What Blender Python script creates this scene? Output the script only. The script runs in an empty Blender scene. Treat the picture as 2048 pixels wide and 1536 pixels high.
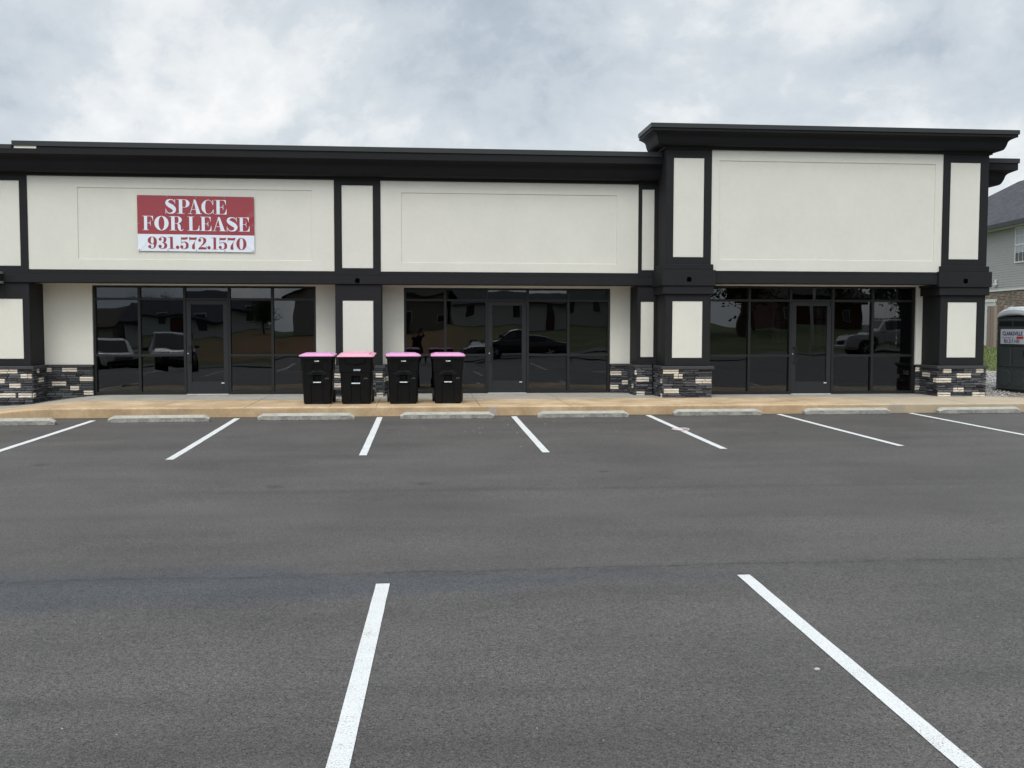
import bpy, bmesh, math, random
from mathutils import Vector, Matrix, noise
R = math.radians
S = bpy.context.scene
C = S.collection
rnd = random.Random(11)

# ------------------------------------------------------------------ camera
cam = bpy.data.cameras.new('camera'); co = bpy.data.objects.new('camera', cam); C.objects.link(co)
S.camera = co
cam.sensor_fit = 'HORIZONTAL'; cam.sensor_width = 36.0; cam.lens = 2000 / 2048 * 36.0
cam.clip_start = 0.05; cam.clip_end = 3000
yaw, pitch, roll = 0.0924443, 0.0558850, 0.0015486
f = Vector((math.sin(yaw) * math.cos(pitch), math.cos(yaw) * math.cos(pitch), -math.sin(pitch)))
r0 = Vector((math.cos(yaw), -math.sin(yaw), 0)); u0 = r0.cross(f)
r1 = r0 * math.cos(roll) + u0 * math.sin(roll); u1 = -r0 * math.sin(roll) + u0 * math.cos(roll)
M = Matrix((r1, u1, -f)).transposed().to_4x4(); M.translation = Vector((0, 0, 1.69))
co.matrix_world = M

# ------------------------------------------------------------------ world and sun
SUN_EL, SUN_AZ = 52.0, 196.0        # azimuth clockwise from +Y; behind the camera, a little to the left
w = bpy.data.worlds.new('World'); S.world = w; w.use_nodes = True
nt = w.node_tree; N = nt.nodes; L = nt.links; N.clear()
def nd(N, t, **k):
    n = N.new(t)
    for a, b in k.items():
        if a in n.inputs.keys() if hasattr(n.inputs, 'keys') else False: n.inputs[a].default_value = b
        else: setattr(n, a, b)
    return n
def mth(N, L, op, a, b=None, c=None, clamp=False):
    n = N.new('ShaderNodeMath'); n.operation = op; n.use_clamp = clamp
    for i, v in enumerate((a, b, c)):
        if v is None: continue
        if isinstance(v, (int, float)): n.inputs[i].default_value = v
        else: L.new(v, n.inputs[i])
    return n.outputs[0]
def ramp(N, L, src, pts, interp='LINEAR'):
    n = N.new('ShaderNodeValToRGB'); n.color_ramp.interpolation = interp
    e = n.color_ramp.elements
    while len(e) < len(pts): e.new(0.5)
    for el, (p, c) in zip(e, pts):
        el.position = p; el.color = (c if isinstance(c, tuple) else (c, c, c)) + (1,)
    L.new(src, n.inputs[0]); return n.outputs[0]
def mixc(N, L, fac, a, b, mode='MIX'):
    n = N.new('ShaderNodeMix'); n.data_type = 'RGBA'; n.blend_type = mode
    for s, v in ((n.inputs[0], fac), (n.inputs[6], a), (n.inputs[7], b)):
        if isinstance(v, (int, float)): s.default_value = v
        elif isinstance(v, tuple): s.default_value = v + (1,) if len(v) == 3 else v
        else: L.new(v, s)
    return n.outputs[2]
def noi(N, L, vec, scale, detail=4, rough=.5, dist=0., dim='3D'):
    n = N.new('ShaderNodeTexNoise'); n.noise_dimensions = dim
    n.inputs['Scale'].default_value = scale; n.inputs['Detail'].default_value = detail
    n.inputs['Roughness'].default_value = rough; n.inputs['Distortion'].default_value = dist
    if vec is not None: L.new(vec, n.inputs['Vector'])
    return n.outputs[0]
tc = N.new('ShaderNodeTexCoord'); G = tc.outputs['Generated']
sky = N.new('ShaderNodeTexSky'); sky.sky_type = 'NISHITA'; sky.sun_disc = False
sky.sun_elevation = R(SUN_EL); sky.sun_rotation = R(SUN_AZ)
sx = N.new('ShaderNodeSeparateXYZ'); L.new(G, sx.inputs[0])
den = mth(N, L, 'ADD', mth(N, L, 'MAXIMUM', sx.outputs[2], 0.0), 0.75)
cx = mth(N, L, 'DIVIDE', sx.outputs[0], den); cy = mth(N, L, 'DIVIDE', sx.outputs[1], den)
cb = N.new('ShaderNodeCombineXYZ'); L.new(cx, cb.inputs[0]); L.new(cy, cb.inputs[1]); cb.inputs[2].default_value = 3.7
big = noi(N, L, cb.outputs[0], 1.25, 3, .5, .25)
mid = noi(N, L, cb.outputs[0], 3.1, 12, .60, .2)
wv = N.new('ShaderNodeTexNoise'); wv.inputs['Scale'].default_value = 5.; wv.inputs['Detail'].default_value = 7; wv.inputs['Roughness'].default_value = .6; L.new(cb.outputs[0], wv.inputs['Vector'])
wm = N.new('ShaderNodeVectorMath'); wm.operation = 'MULTIPLY_ADD'; L.new(wv.outputs['Color'], wm.inputs[0]); wm.inputs[1].default_value = (.16, .16, .16); L.new(cb.outputs[0], wm.inputs[2])
n1 = noi(N, L, wm.outputs[0], 2.6, 4, .55); bil = mth(N, L, 'ABSOLUTE', mth(N, L, 'SUBTRACT', n1, .5))   # billows
cl = mth(N, L, 'ADD', mth(N, L, 'MULTIPLY', big, .50), mth(N, L, 'MULTIPLY', mid, .50))
cl = mth(N, L, 'ADD', cl, mth(N, L, 'MULTIPLY', mth(N, L, 'SUBTRACT', bil, .06), .70))
fin = noi(N, L, wm.outputs[0], 11., 8, .62)
cl = mth(N, L, 'ADD', cl, mth(N, L, 'MULTIPLY', mth(N, L, 'SUBTRACT', fin, .47), .17))
cloud = ramp(N, L, cl, [(.38, (.43, .49, .56)), (.45, (.50, .57, .64)), (.49, (.61, .67, .73)), (.545, (.70, .755, .80)), (.585, (.84, .875, .895)), (.64, (1.0, 1.0, 1.0))])
# the cloud deck is thinner towards the hidden sun behind the camera
sd = Vector((math.sin(R(SUN_AZ)) * math.cos(R(SUN_EL)), math.cos(R(SUN_AZ)) * math.cos(R(SUN_EL)), math.sin(R(SUN_EL))))
dp = N.new('ShaderNodeVectorMath'); dp.operation = 'DOT_PRODUCT'; L.new(G, dp.inputs[0]); dp.inputs[1].default_value = sd
glow = ramp(N, L, dp.outputs['Value'], [(0.0, 1.0), (.35, 1.0), (.75, 1.9), (1.0, 3.4)])
cl2 = mixc(N, L, 1.0, cloud, glow, 'MULTIPLY')
cl3 = mixc(N, L, 1.0, cl2, (10.0, 10.0, 10.0), 'MULTIPLY')
skm = mixc(N, L, .93, sky.outputs[0], cl3)
bg = N.new('ShaderNodeBackground'); L.new(skm, bg.inputs[0]); bg.inputs[1].default_value = 0.1
wo = N.new('ShaderNodeOutputWorld'); L.new(bg.outputs[0], wo.inputs[0])
sl = bpy.data.lights.new('sun', 'SUN'); sl.energy = 1.1; sl.angle = R(22); sl.color = (1, .965, .91)
so = bpy.data.objects.new('sun', sl); C.objects.link(so); so.rotation_euler = (-sd).to_track_quat('-Z', 'Y').to_euler()
S.view_settings.view_transform = 'Standard'; S.view_settings.look = 'None'
S.view_settings.exposure = 0.0; S.view_settings.gamma = 1.0
S.render.engine = 'CYCLES'; S.cycles.max_bounces = 8; S.cycles.transparent_max_bounces = 12
try: S.cycles.use_denoising = True
except Exception: pass

# ------------------------------------------------------------------ helpers
class MB:
    """collects geometry; build() links it as ONE mesh object"""
    def __init__(s): s.v = []; s.f = []; s.m = []; s.t = []
    def add(s, vs, fs, mi=0, tone=.5):
        o = len(s.v); s.v += [tuple(p) for p in vs]
        for q in fs: s.f.append([o + i for i in q]); s.m.append(mi); s.t.append(tone)
    def box(s, x0, x1, y0, y1, z0, z1, mi=0, tone=.5):
        s.add([(x0,y0,z0),(x1,y0,z0),(x1,y1,z0),(x0,y1,z0),(x0,y0,z1),(x1,y0,z1),(x1,y1,z1),(x0,y1,z1)],
              [(0,3,2,1),(4,5,6,7),(0,1,5,4),(1,2,6,5),(2,3,7,6),(3,0,4,7)], mi, tone)
    def cyl(s, p, q, r, n=16, r2=None, mi=0):
        p = Vector(p); q = Vector(q); d = (q - p).normalized(); r2 = r if r2 is None else r2
        a = d.orthogonal().normalized(); b = d.cross(a)
        vs = []
        for k in range(n):
            t = 2 * math.pi * k / n; o = a * math.cos(t) + b * math.sin(t)
            vs += [p + o * r, q + o * r2]
        fs = [(2*k, 2*((k+1) % n), 2*((k+1) % n)+1, 2*k+1) for k in range(n)]
        fs += [tuple(2*k for k in range(n))[::-1], tuple(2*k+1 for k in range(n))]
        s.add(vs, fs, mi)
    def prism(s, pts, fn, mi=0):
        """pts: 2D polygon; fn(p, side) -> 3D, side 0/1"""
        n = len(pts); vs = [fn(p, 0) for p in pts] + [fn(p, 1) for p in pts]
        s.add(vs, [tuple(range(n))[::-1], tuple(range(n, 2*n))] + [(i, (i+1) % n, n + (i+1) % n, n + i) for i in range(n)], mi)
    def loft(s, rings, mi=0, cap=True, closed=True):
        n = len(rings[0]); vs = [p for r_ in rings for p in r_]; fs = []
        for i in range(len(rings) - 1):
            for k in range(n if closed else n - 1):
                k2 = (k + 1) % n
                fs.append((i*n+k, i*n+k2, (i+1)*n+k2, (i+1)*n+k))
        if cap and closed: fs += [tuple(range(n))[::-1], tuple(range((len(rings)-1)*n, len(rings)*n))]
        s.add(vs, fs, mi)
    def build(s, name, mats, parent=None, bevel=0, smooth=False, seg=1, fixn=True):
        me = bpy.data.meshes.new(name); me.from_pydata(s.v, [], s.f)
        mats = mats if isinstance(mats, (list, tuple)) else [mats]
        for m in mats: me.materials.append(m)
        me.polygons.foreach_set('material_index', s.m)
        at = me.attributes.new('tone', 'FLOAT', 'FACE'); at.data.foreach_set('value', s.t)
        if fixn:
            bm = bmesh.new(); bm.from_mesh(me); bmesh.ops.recalc_face_normals(bm, faces=bm.faces); bm.to_mesh(me); bm.free()
        if smooth: me.polygons.foreach_set('use_smooth', [True] * len(me.polygons))
        me.update()
        o = bpy.data.objects.new(name, me); C.objects.link(o)
        if parent: o.parent = parent
        if bevel:
            b = o.modifiers.new('bevel', 'BEVEL'); b.width = bevel; b.segments = seg; b.limit_method = 'ANGLE'; b.angle_limit = R(40)
        if smooth == 'auto':
            pass
        return o
def tag(o, label, cat, group=None):
    o['label'] = label; o['category'] = cat
    if group: o['group'] = group
    return o
def thing(name, label, cat, loc=(0, 0, 0), rz=0, group=None):
    o = bpy.data.objects.new(name, None); C.objects.link(o); o.location = loc; o.rotation_euler = (0, 0, rz)
    o.empty_display_size = .2
    return tag(o, label, cat, group)
def struct(o): o['kind'] = 'structure'; return o
def dup(root, loc, rz, label, group=None):
    def cp(o, par):
        c = o.copy(); C.objects.link(c)
        if par is not None: c.parent = par
        for ch in o.children: cp(ch, c)
        return c
    r_ = cp(root, None); r_.location = loc; r_.rotation_euler = (0, 0, rz); r_['label'] = label
    if group: r_['group'] = group
    return r_

def mat(name, col, rough=.6, metal=0., var=0., vscale=3., bump=0., bscale=80., spec=.5, coat=0., vdet=5, ao=None):
    m = bpy.data.materials.new(name); m.use_nodes = True
    N = m.node_tree.nodes; L = m.node_tree.links; b = N['Principled BSDF']
    b.inputs['Base Color'].default_value = tuple(col) + (1,); b.inputs['Roughness'].default_value = rough
    b.inputs['Metallic'].default_value = metal; b.inputs['Specular IOR Level'].default_value = spec
    b.inputs['Coat Weight'].default_value = coat
    tc = N.new('ShaderNodeTexCoord')
    if var:
        n = noi(N, L, tc.outputs['Object'], vscale, vdet, .6)
        n2 = noi(N, L, tc.outputs['Object'], vscale * 9, 4, .6)
        s_ = mth(N, L, 'ADD', mth(N, L, 'MULTIPLY', n, .65), mth(N, L, 'MULTIPLY', n2, .35))
        c = ramp(N, L, s_, [(.3, tuple(max(0, x * (1 - var)) for x in col)), (.7, tuple(min(1, x * (1 + var)) for x in col))])
        L.new(c, b.inputs['Base Color'])
    if bump:
        n = noi(N, L, tc.outputs['Object'], bscale, 4, .6)
        bp = N.new('ShaderNodeBump'); bp.inputs['Strength'].default_value = bump; bp.inputs['Distance'].default_value = .01
        L.new(n, bp.inputs['Height']); L.new(bp.outputs[0], b.inputs['Normal'])
    return m

# ------------------------------------------------------------------ materials
M_white = mat('cream_stucco', (.625, .612, .545), .85, var=.045, vscale=1.1, bump=.5, bscale=110, spec=.2)
M_black = mat('black_stucco', (.0125, .0125, .0138), .7, var=.14, vscale=1.6, bump=.55, bscale=110, spec=.22)
M_cornice = mat('black_cornice', (.0085, .0085, .0100), .65, var=.12, vscale=1.5, bump=.35, bscale=90, spec=.22)
M_cap = mat('black_metal_cap', (.018, .020, .020), .45, var=.08, vscale=2, spec=.4)
M_alu = mat('black_aluminium', (.010, .010, .011), .45, var=.05, vscale=4, spec=.35)
M_door = mat('black_door', (.014, .0145, .0165), .45, var=.06, vscale=4, spec=.35)
M_hole = mat('painted_hole_shade', (.0008, .0008, .0008), .9, spec=0.)
M_foam = mat('exposed_foam', (.62, .60, .53), .9, var=.1, vscale=20)
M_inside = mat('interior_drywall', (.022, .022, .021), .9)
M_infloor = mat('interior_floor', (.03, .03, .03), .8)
M_steel = mat('brushed_steel', (.6, .6, .58), .35, metal=.8)
M_sill = mat('aluminium_threshold', (.62, .62, .60), .4, metal=.4)
M_rubber = mat('rubber', (.012, .012, .012), .7)
M_roofing = mat('roof_membrane', (.5, .5, .5), .8)

def glass_mat(name, tint, wav, wsc=.9):
    m = bpy.data.materials.new(name); m.use_nodes = True
    N = m.node_tree.nodes; L = m.node_tree.links; N.clear()
    tr = N.new('ShaderNodeBsdfTransparent'); tr.inputs[0].default_value = tint + (1,)
    gl = N.new('ShaderNodeBsdfGlossy'); gl.inputs['Roughness'].default_value = 0.0; gl.inputs[0].default_value = (.95, .97, 1, 1)
    fr = N.new('ShaderNodeFresnel'); fr.inputs[0].default_value = 1.72
    tcn = N.new('ShaderNodeTexCoord'); oi = N.new('ShaderNodeObjectInfo')
    va = N.new('ShaderNodeVectorMath'); va.operation = 'ADD'; L.new(tcn.outputs['Object'], va.inputs[0])
    cbn = N.new('ShaderNodeCombineXYZ'); L.new(mth(N, L, 'MULTIPLY', oi.outputs['Random'], 60.), cbn.inputs[1]); L.new(cbn.outputs[0], va.inputs[1])
    n = noi(N, L, va.outputs[0], wsc, 1, .4, .3)
    bp = N.new('ShaderNodeBump'); bp.inputs['Strength'].default_value = 1.0; bp.inputs['Distance'].default_value = wav
    L.new(n, bp.inputs['Height']); L.new(bp.outputs[0], gl.inputs['Normal'])
    mx = N.new('ShaderNodeMixShader'); L.new(fr.outputs[0], mx.inputs[0]); L.new(tr.outputs[0], mx.inputs[1]); L.new(gl.outputs[0], mx.inputs[2])
    o = N.new('ShaderNodeOutputMaterial'); L.new(mx.outputs[0], o.inputs[0])
    return m
M_glass = glass_mat('tinted_glass', (.29, .31, .30), .0048, .8)
M_clear = glass_mat('clear_glass', (.85, .88, .87), .003)
M_carglass = mat('car_glass', (.006, .007, .008), .04, spec=.6)

def stone_mat(name, c0, c1, bumpd=.006):
    m = bpy.data.materials.new(name); m.use_nodes = True
    N = m.node_tree.nodes; L = m.node_tree.links; b = N['Principled BSDF']
    at = N.new('ShaderNodeAttribute'); at.attribute_name = 'tone'
    tcn = N.new('ShaderNodeTexCoord')
    mp = N.new('ShaderNodeMapping'); mp.inputs['Scale'].default_value = (1, 1, 2.6); L.new(tcn.outputs['Object'], mp.inputs[0])
    n = noi(N, L, mp.outputs[0], 26, 7, .65)
    s_ = mth(N, L, 'ADD', mth(N, L, 'MULTIPLY', at.outputs['Fac'], .6), mth(N, L, 'MULTIPLY', mth(N, L, 'SUBTRACT', n, .3), .9))
    c = ramp(N, L, s_, [(.15, c0), (.85, c1)]); L.new(c, b.inputs['Base Color'])
    b.inputs['Roughness'].default_value = .8; b.inputs['Specular IOR Level'].default_value = .3
    bp = N.new('ShaderNodeBump'); bp.inputs['Strength'].default_value = 1; bp.inputs['Distance'].default_value = bumpd
    L.new(n, bp.inputs['Height']); L.new(bp.outputs[0], b.inputs['Normal'])
    return m
M_stone = stone_mat('charcoal_ledgestone', (.026, .026, .028), (.138, .138, .147), .022)
M_cream = stone_mat('cream_ledgestone', (.42, .36, .29), (.72, .66, .56), .008)
M_grout = mat('grout', (.012, .012, .014), .95)
M_capst = mat('stone_sill', (.034, .034, .037), .7, var=.25, vscale=9, bump=.7, bscale=40)

def asphalt_mat():
    m = bpy.data.materials.new('asphalt'); m.use_nodes = True
    N = m.node_tree.nodes; L = m.node_tree.links; b = N['Principled BSDF']
    tcn = N.new('ShaderNodeTexCoord'); P = tcn.outputs['Object']
    sp = N.new('ShaderNodeSeparateXYZ'); L.new(P, sp.inputs[0]); X, Y = sp.outputs[0], sp.outputs[1]
    mp = N.new('ShaderNodeMapping'); mp.inputs['Scale'].default_value = (.25, 1.3, 1); L.new(P, mp.inputs[0])
    streak = noi(N, L, mp.outputs[0], 1.0, 6, .6, .3)
    patch = noi(N, L, P, .55, 5, .6, .4)
    fine = noi(N, L, P, 120, 2, .8)
    med = noi(N, L, P, 48, 4, .75)
    vo = N.new('ShaderNodeTexVoronoi'); vo.inputs['Scale'].default_value = 70; L.new(P, vo.inputs['Vector'])
    pit = ramp(N, L, vo.outputs['Distance'], [(.12, 0.), (.42, 1.)])
    val = mth(N, L, 'ADD', mth(N, L, 'MULTIPLY', streak, .5), mth(N, L, 'MULTIPLY', patch, .5))
    base = ramp(N, L, val, [(.30, (.054, .049, .046)), (.50, (.078, .0715, .067)), (.70, (.104, .095, .088))])
    grain = ramp(N, L, mth(N, L, 'ADD', mth(N, L, 'MULTIPLY', fine, .6), mth(N, L, 'MULTIPLY', med, .4)), [(.35, .04), (.425, .40), (.475, .95), (.56, 1.3), (.66, 2.6)])
    c = mixc(N, L, 1.0, base, grain, 'MULTIPLY')
    # sparse pale chips of aggregate
    v2 = N.new('ShaderNodeTexVoronoi'); v2.inputs['Scale'].default_value = 11; L.new(P, v2.inputs['Vector'])
    sc_ = N.new('ShaderNodeSeparateColor'); L.new(v2.outputs['Color'], sc_.inputs[0])
    chip = mth(N, L, 'MULTIPLY', mth(N, L, 'LESS_THAN', v2.outputs['Distance'], .05), mth(N, L, 'GREATER_THAN', sc_.outputs[0], .84))
    c = mixc(N, L, chip, c, (.34, .33, .30))
    # band of fresher sealed asphalt along a paving seam, bluish sky sheen painted in
    wob = mth(N, L, 'MULTIPLY', mth(N, L, 'SUBTRACT', noi(N, L, P, .9, 5, .55), .5), 1.1)
    sy = mth(N, L, 'ADD', 7.42, mth(N, L, 'MULTIPLY', mth(N, L, 'SINE', mth(N, L, 'MULTIPLY', X, .45)), .06))
    d0 = mth(N, L, 'ADD', mth(N, L, 'SUBTRACT', Y, 7.12), wob)
    halfw = ramp(N, L, mth(N, L, 'MULTIPLY_ADD', X, .1, .5), [(.0, .72), (.28, .68), (.45, .56), (.52, .42), (.62, .32), (.72, .20), (.82, .0)])
    band = mth(N, L, 'SMOOTH_MIN', 1.0, mth(N, L, 'MAXIMUM', mth(N, L, 'MULTIPLY', mth(N, L, 'SUBTRACT', halfw, mth(N, L, 'ABSOLUTE', d0)), 3.2), 0.), .2, clamp=True)
    c = mixc(N, L, mth(N, L, 'MULTIPLY', band, .95), c, mixc(N, L, 1., c, (.66, .75, .90), 'MULTIPLY'))
    jit = mth(N, L, 'MULTIPLY', mth(N, L, 'SUBTRACT', noi(N, L, P, 1.1, 8, .7), .5), .22)
    def seam(y0, wd, dark, x0=None, x1=None, rag=26):
        nonlocal c
        d = mth(N, L, 'ABSOLUTE', mth(N, L, 'ADD', mth(N, L, 'SUBTRACT', Y, y0), jit))
        k = mth(N, L, 'SUBTRACT', 1., mth(N, L, 'DIVIDE', d, wd), clamp=True)
        k = mth(N, L, 'MULTIPLY', k, ramp(N, L, noi(N, L, P, rag, 3, .7), [(.38, 0.), (.56, 1.)]))
        if x0 is not None:
            k = mth(N, L, 'MULTIPLY', k, mth(N, L, 'GREATER_THAN', X, x0)); k = mth(N, L, 'MULTIPLY', k, mth(N, L, 'LESS_THAN', X, x1))
        c = mixc(N, L, mth(N, L, 'MULTIPLY', k, dark), c, (.012, .012, .014))
    seam(sy, .022, .9, rag=9); seam(mth(N, L, 'ADD', sy, -.05), .16, .35)
    seam(11.1, .16, .38, -2.2, 30.); seam(14.0, .05, .3, -12., 5.); seam(4.95, .16, .22); seam(4.3, .13, .18)
    # oil drips
    for (ox, oy, orad) in ((-1.64, 11.47, .16), (.03, 11.55, .13), (-4.9, 13.4, .14), (2.3, 12.3, .10), (5.9, 16.2, .12), (-.5, 17.0, .12)):
        dx = mth(N, L, 'SUBTRACT', X, ox); dy = mth(N, L, 'SUBTRACT', Y, oy)
        dd = mth(N, L, 'SQRT', mth(N, L, 'ADD', mth(N, L, 'MULTIPLY', dx, dx), mth(N, L, 'MULTIPLY', dy, dy)))
        dd = mth(N, L, 'ADD', dd, mth(N, L, 'MULTIPLY', mth(N, L, 'SUBTRACT', med, .5), .12))
        k = mth(N, L, 'SUBTRACT', 1., mth(N, L, 'DIVIDE', dd, orad), clamp=True)
        c = mixc(N, L, mth(N, L, 'MULTIPLY', k, .8), c, (.02, .02, .022))
    # contact shade against the kerb, painted as a dark band in the asphalt colour
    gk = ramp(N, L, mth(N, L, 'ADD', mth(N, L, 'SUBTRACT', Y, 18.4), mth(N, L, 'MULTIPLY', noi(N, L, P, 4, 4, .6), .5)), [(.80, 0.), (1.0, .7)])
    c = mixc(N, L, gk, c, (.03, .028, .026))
    L.new(c, b.inputs['Base Color'])
    rg = mth(N, L, 'SUBTRACT', .62, mth(N, L, 'MULTIPLY', band, .10)); L.new(rg, b.inputs['Roughness'])
    b.inputs['Specular IOR Level'].default_value = .5
    h = mth(N, L, 'ADD', mth(N, L, 'MULTIPLY', fine, .5), mth(N, L, 'MULTIPLY', pit, .5)); h = mth(N, L, 'ADD', h, mth(N, L, 'MULTIPLY', med, .6))
    bp = N.new('ShaderNodeBump'); bp.inputs['Strength'].default_value = .55; bp.inputs['Distance'].default_value = .010
    L.new(h, bp.inputs['Height']); L.new(bp.outputs[0], b.inputs['Normal'])
    return m
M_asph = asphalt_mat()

def paint_mat():
    m = bpy.data.materials.new('line_paint'); m.use_nodes = True
    N = m.node_tree.nodes; L = m.node_tree.links; b = N['Principled BSDF']
    tcn = N.new('ShaderNodeTexCoord'); P = tcn.outputs['Object']
    n = noi(N, L, P, 120, 2, .8); n2 = noi(N, L, P, 5, 4, .6)
    s_ = mth(N, L, 'ADD', n, mth(N, L, 'MULTIPLY', n2, .22))
    c = ramp(N, L, s_, [(.40, (.09, .09, .09)), (.46, (.40, .40, .39)), (.52, (.64, .645, .63)), (.8, (.74, .75, .74))])
    L.new(c, b.inputs['Base Color']); b.inputs['Roughness'].default_value = .75
    bp = N.new('ShaderNodeBump'); bp.inputs['Strength'].default_value = .5; bp.inputs['Distance'].default_value = .008
    L.new(n, bp.inputs['Height']); L.new(bp.outputs[0], b.inputs['Normal'])
    return m
M_paint = paint_mat()

def tan_mat():
    m = bpy.data.materials.new('tan_stamped_concrete'); m.use_nodes = True
    N = m.node_tree.nodes; L = m.node_tree.links; b = N['Principled BSDF']
    tcn = N.new('ShaderNodeTexCoord'); P = tcn.outputs['Object']
    n = noi(N, L, P, 1.3, 7, .65, .3); n2 = noi(N, L, P, 30, 4, .6)
    sp = N.new('ShaderNodeSeparateXYZ'); L.new(P, sp.inputs[0])
    s_ = mth(N, L, 'ADD', mth(N, L, 'MULTIPLY', n, .75), mth(N, L, 'MULTIPLY', n2, .25))
    c = ramp(N, L, s_, [(.36, (.38, .265, .155)), (.5, (.53, .38, .225)), (.63, (.66, .50, .33))])
    # greyer, less stained concrete towards the right hand end
    k = ramp(N, L, mth(N, L, 'MULTIPLY_ADD', sp.outputs[0], .1, 0.), [(.82, 0.), (1.0, .75)])
    c = mixc(N, L, k, c, (.46, .40, .30))
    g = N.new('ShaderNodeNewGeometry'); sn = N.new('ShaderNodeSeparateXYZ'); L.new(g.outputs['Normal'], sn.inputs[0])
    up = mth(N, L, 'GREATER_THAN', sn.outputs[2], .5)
    # the smooth kerb face is a darker brown than the stamped top
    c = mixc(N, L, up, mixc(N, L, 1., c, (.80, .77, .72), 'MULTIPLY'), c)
    st = noi(N, L, P, 2.2, 5, .6); c = mixc(N, L, mth(N, L, 'MULTIPLY', mth(N, L, 'SUBTRACT', st, .55, clamp=True), 2.2, clamp=True), c, (.27, .21, .15))
    # grey cement repairs and a bare chip on the kerb face
    for (ox, wd) in ((1.42, .075), (9.55, .17)):
        d = mth(N, L, 'ABSOLUTE', mth(N, L, 'ADD', mth(N, L, 'SUBTRACT', sp.outputs[0], ox), mth(N, L, 'MULTIPLY', mth(N, L, 'SUBTRACT', noi(N, L, P, 9, 4, .6), .5), .2)))
        kk = mth(N, L, 'MULTIPLY', mth(N, L, 'LESS_THAN', d, wd), mth(N, L, 'SUBTRACT', 1., up))
        c = mixc(N, L, mth(N, L, 'MULTIPLY', kk, .7), c, (.30, .26, .21) if ox > 5 else (.33, .31, .28))
    L.new(c, b.inputs['Base Color']); b.inputs['Roughness'].default_value = .8
    br = N.new('ShaderNodeTexBrick'); br.inputs['Scale'].default_value = 1.0; br.inputs['Brick Width'].default_value = .30; br.inputs['Row Height'].default_value = .15
    br.inputs['Mortar Size'].default_value = .008; br.inputs['Mortar Smooth'].default_value = .6; L.new(P, br.inputs['Vector'])
    h = mth(N, L, 'SUBTRACT', mth(N, L, 'MULTIPLY', n2, .4), mth(N, L, 'MULTIPLY', mth(N, L, 'MULTIPLY', br.outputs['Fac'], up), 1.))
    bp = N.new('ShaderNodeBump'); bp.inputs['Strength'].default_value = .7; bp.inputs['Distance'].default_value = .006
    L.new(h, bp.inputs['Height']); L.new(bp.outputs[0], b.inputs['Normal'])
    return m
M_tan = tan_mat()
M_conc = mat('grey_concrete', (.37, .345, .295), .85, var=.22, vscale=1.4, bump=.5, bscale=60)
def stop_mat():
    m = bpy.data.materials.new('wheel_stop_concrete'); m.use_nodes = True
    N = m.node_tree.nodes; L = m.node_tree.links; b = N['Principled BSDF']
    tcn = N.new('ShaderNodeTexCoord'); P = tcn.outputs['Object']; oi = N.new('ShaderNodeObjectInfo')
    va = N.new('ShaderNodeVectorMath'); va.operation = 'ADD'; L.new(P, va.inputs[0])
    cbn = N.new('ShaderNodeCombineXYZ'); L.new(mth(N, L, 'MULTIPLY', oi.outputs['Random'], 40.), cbn.inputs[0]); L.new(cbn.outputs[0], va.inputs[1])
    n = noi(N, L, va.outputs[0], 5, 8, .7); n2 = noi(N, L, va.outputs[0], 45, 3, .7)
    c = ramp(N, L, n, [(.32, (.31, .295, .25)), (.6, (.44, .42, .36))])
    g = N.new('ShaderNodeNewGeometry'); sn = N.new('ShaderNodeSeparateXYZ'); L.new(g.outputs['Normal'], sn.inputs[0])
    side = mth(N, L, 'LESS_THAN', sn.outputs[2], .35)
    sz = N.new('ShaderNodeSeparateXYZ'); L.new(P, sz.inputs[0])
    dirt = mth(N, L, 'MULTIPLY', side, ramp(N, L, mth(N, L, 'ADD', n, mth(N, L, 'MULTIPLY', n2, .5)), [(.62, 0.), (.82, .85)]))
    c = mixc(N, L, dirt, c, (.14, .138, .13)); L.new(c, b.inputs['Base Color']); b.inputs['Roughness'].default_value = .9
    bp = N.new('ShaderNodeBump'); bp.inputs['Strength'].default_value = .8; bp.inputs['Distance'].default_value = .006
    L.new(n2, bp.inputs['Height']); L.new(bp.outputs[0], b.inputs['Normal'])
    return m
M_stop = stop_mat()

# ------------------------------------------------------------------ ground
def lerp(x, xs, ys):
    if x <= xs[0]: return ys[0]
    for i in range(1, len(xs)):
        if x <= xs[i]: return ys[i-1] + (ys[i] - ys[i-1]) * (x - xs[i-1]) / (xs[i] - xs[i-1])
    return ys[-1]
def sm(t): t = max(0., min(1., t)); return t * t * (3 - 2 * t)
def lot_z(x, y):
    a = lerp(y, [-12, 3.5, 6, 8, 10, 12, 14.2, 16.5, 19.24], [-.15, -.14, -.139, -.133, -.125, -.109, -.085, -.048, 0.0])
    return a + .022 * x * sm((4 - y) / 9) * (1 if x < 0 else .6)
def terr_z(x, y):
    if y > 19:                                   # beside and behind the building
        return lerp(y, [19, 21, 33.5, 36, 40, 60, 200], [-.04, 0.0, .19, .42, .86, .9, 1.5]) if x > 11 else .0
    t = lot_z(x, y) - .05
    if y < -8:
        b = lot_z(x, -8) - .05
        t = b + lerp(-y, [8, 17.5, 22, 40, 62, 90, 400], [0, -.1, .0, .7, 1.5, 1.8, 2.4]) * (1 - .25 * sm((x - 5) / 40))
    return t
def grid(name, xs, ys, zf, m, off=0):
    b = MB(); vs = [(x, y, zf(x, y) + off) for y in ys for x in xs]; n = len(xs)
    b.add(vs, [(j*n+i, j*n+i+1, (j+1)*n+i+1, (j+1)*n+i) for j in range(len(ys)-1) for i in range(n-1)])
    o = b.build(name, m, smooth=True, fixn=False); return o
def fr(a, b, n): return [a + (b - a) * i / n for i in range(n + 1)]

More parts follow.
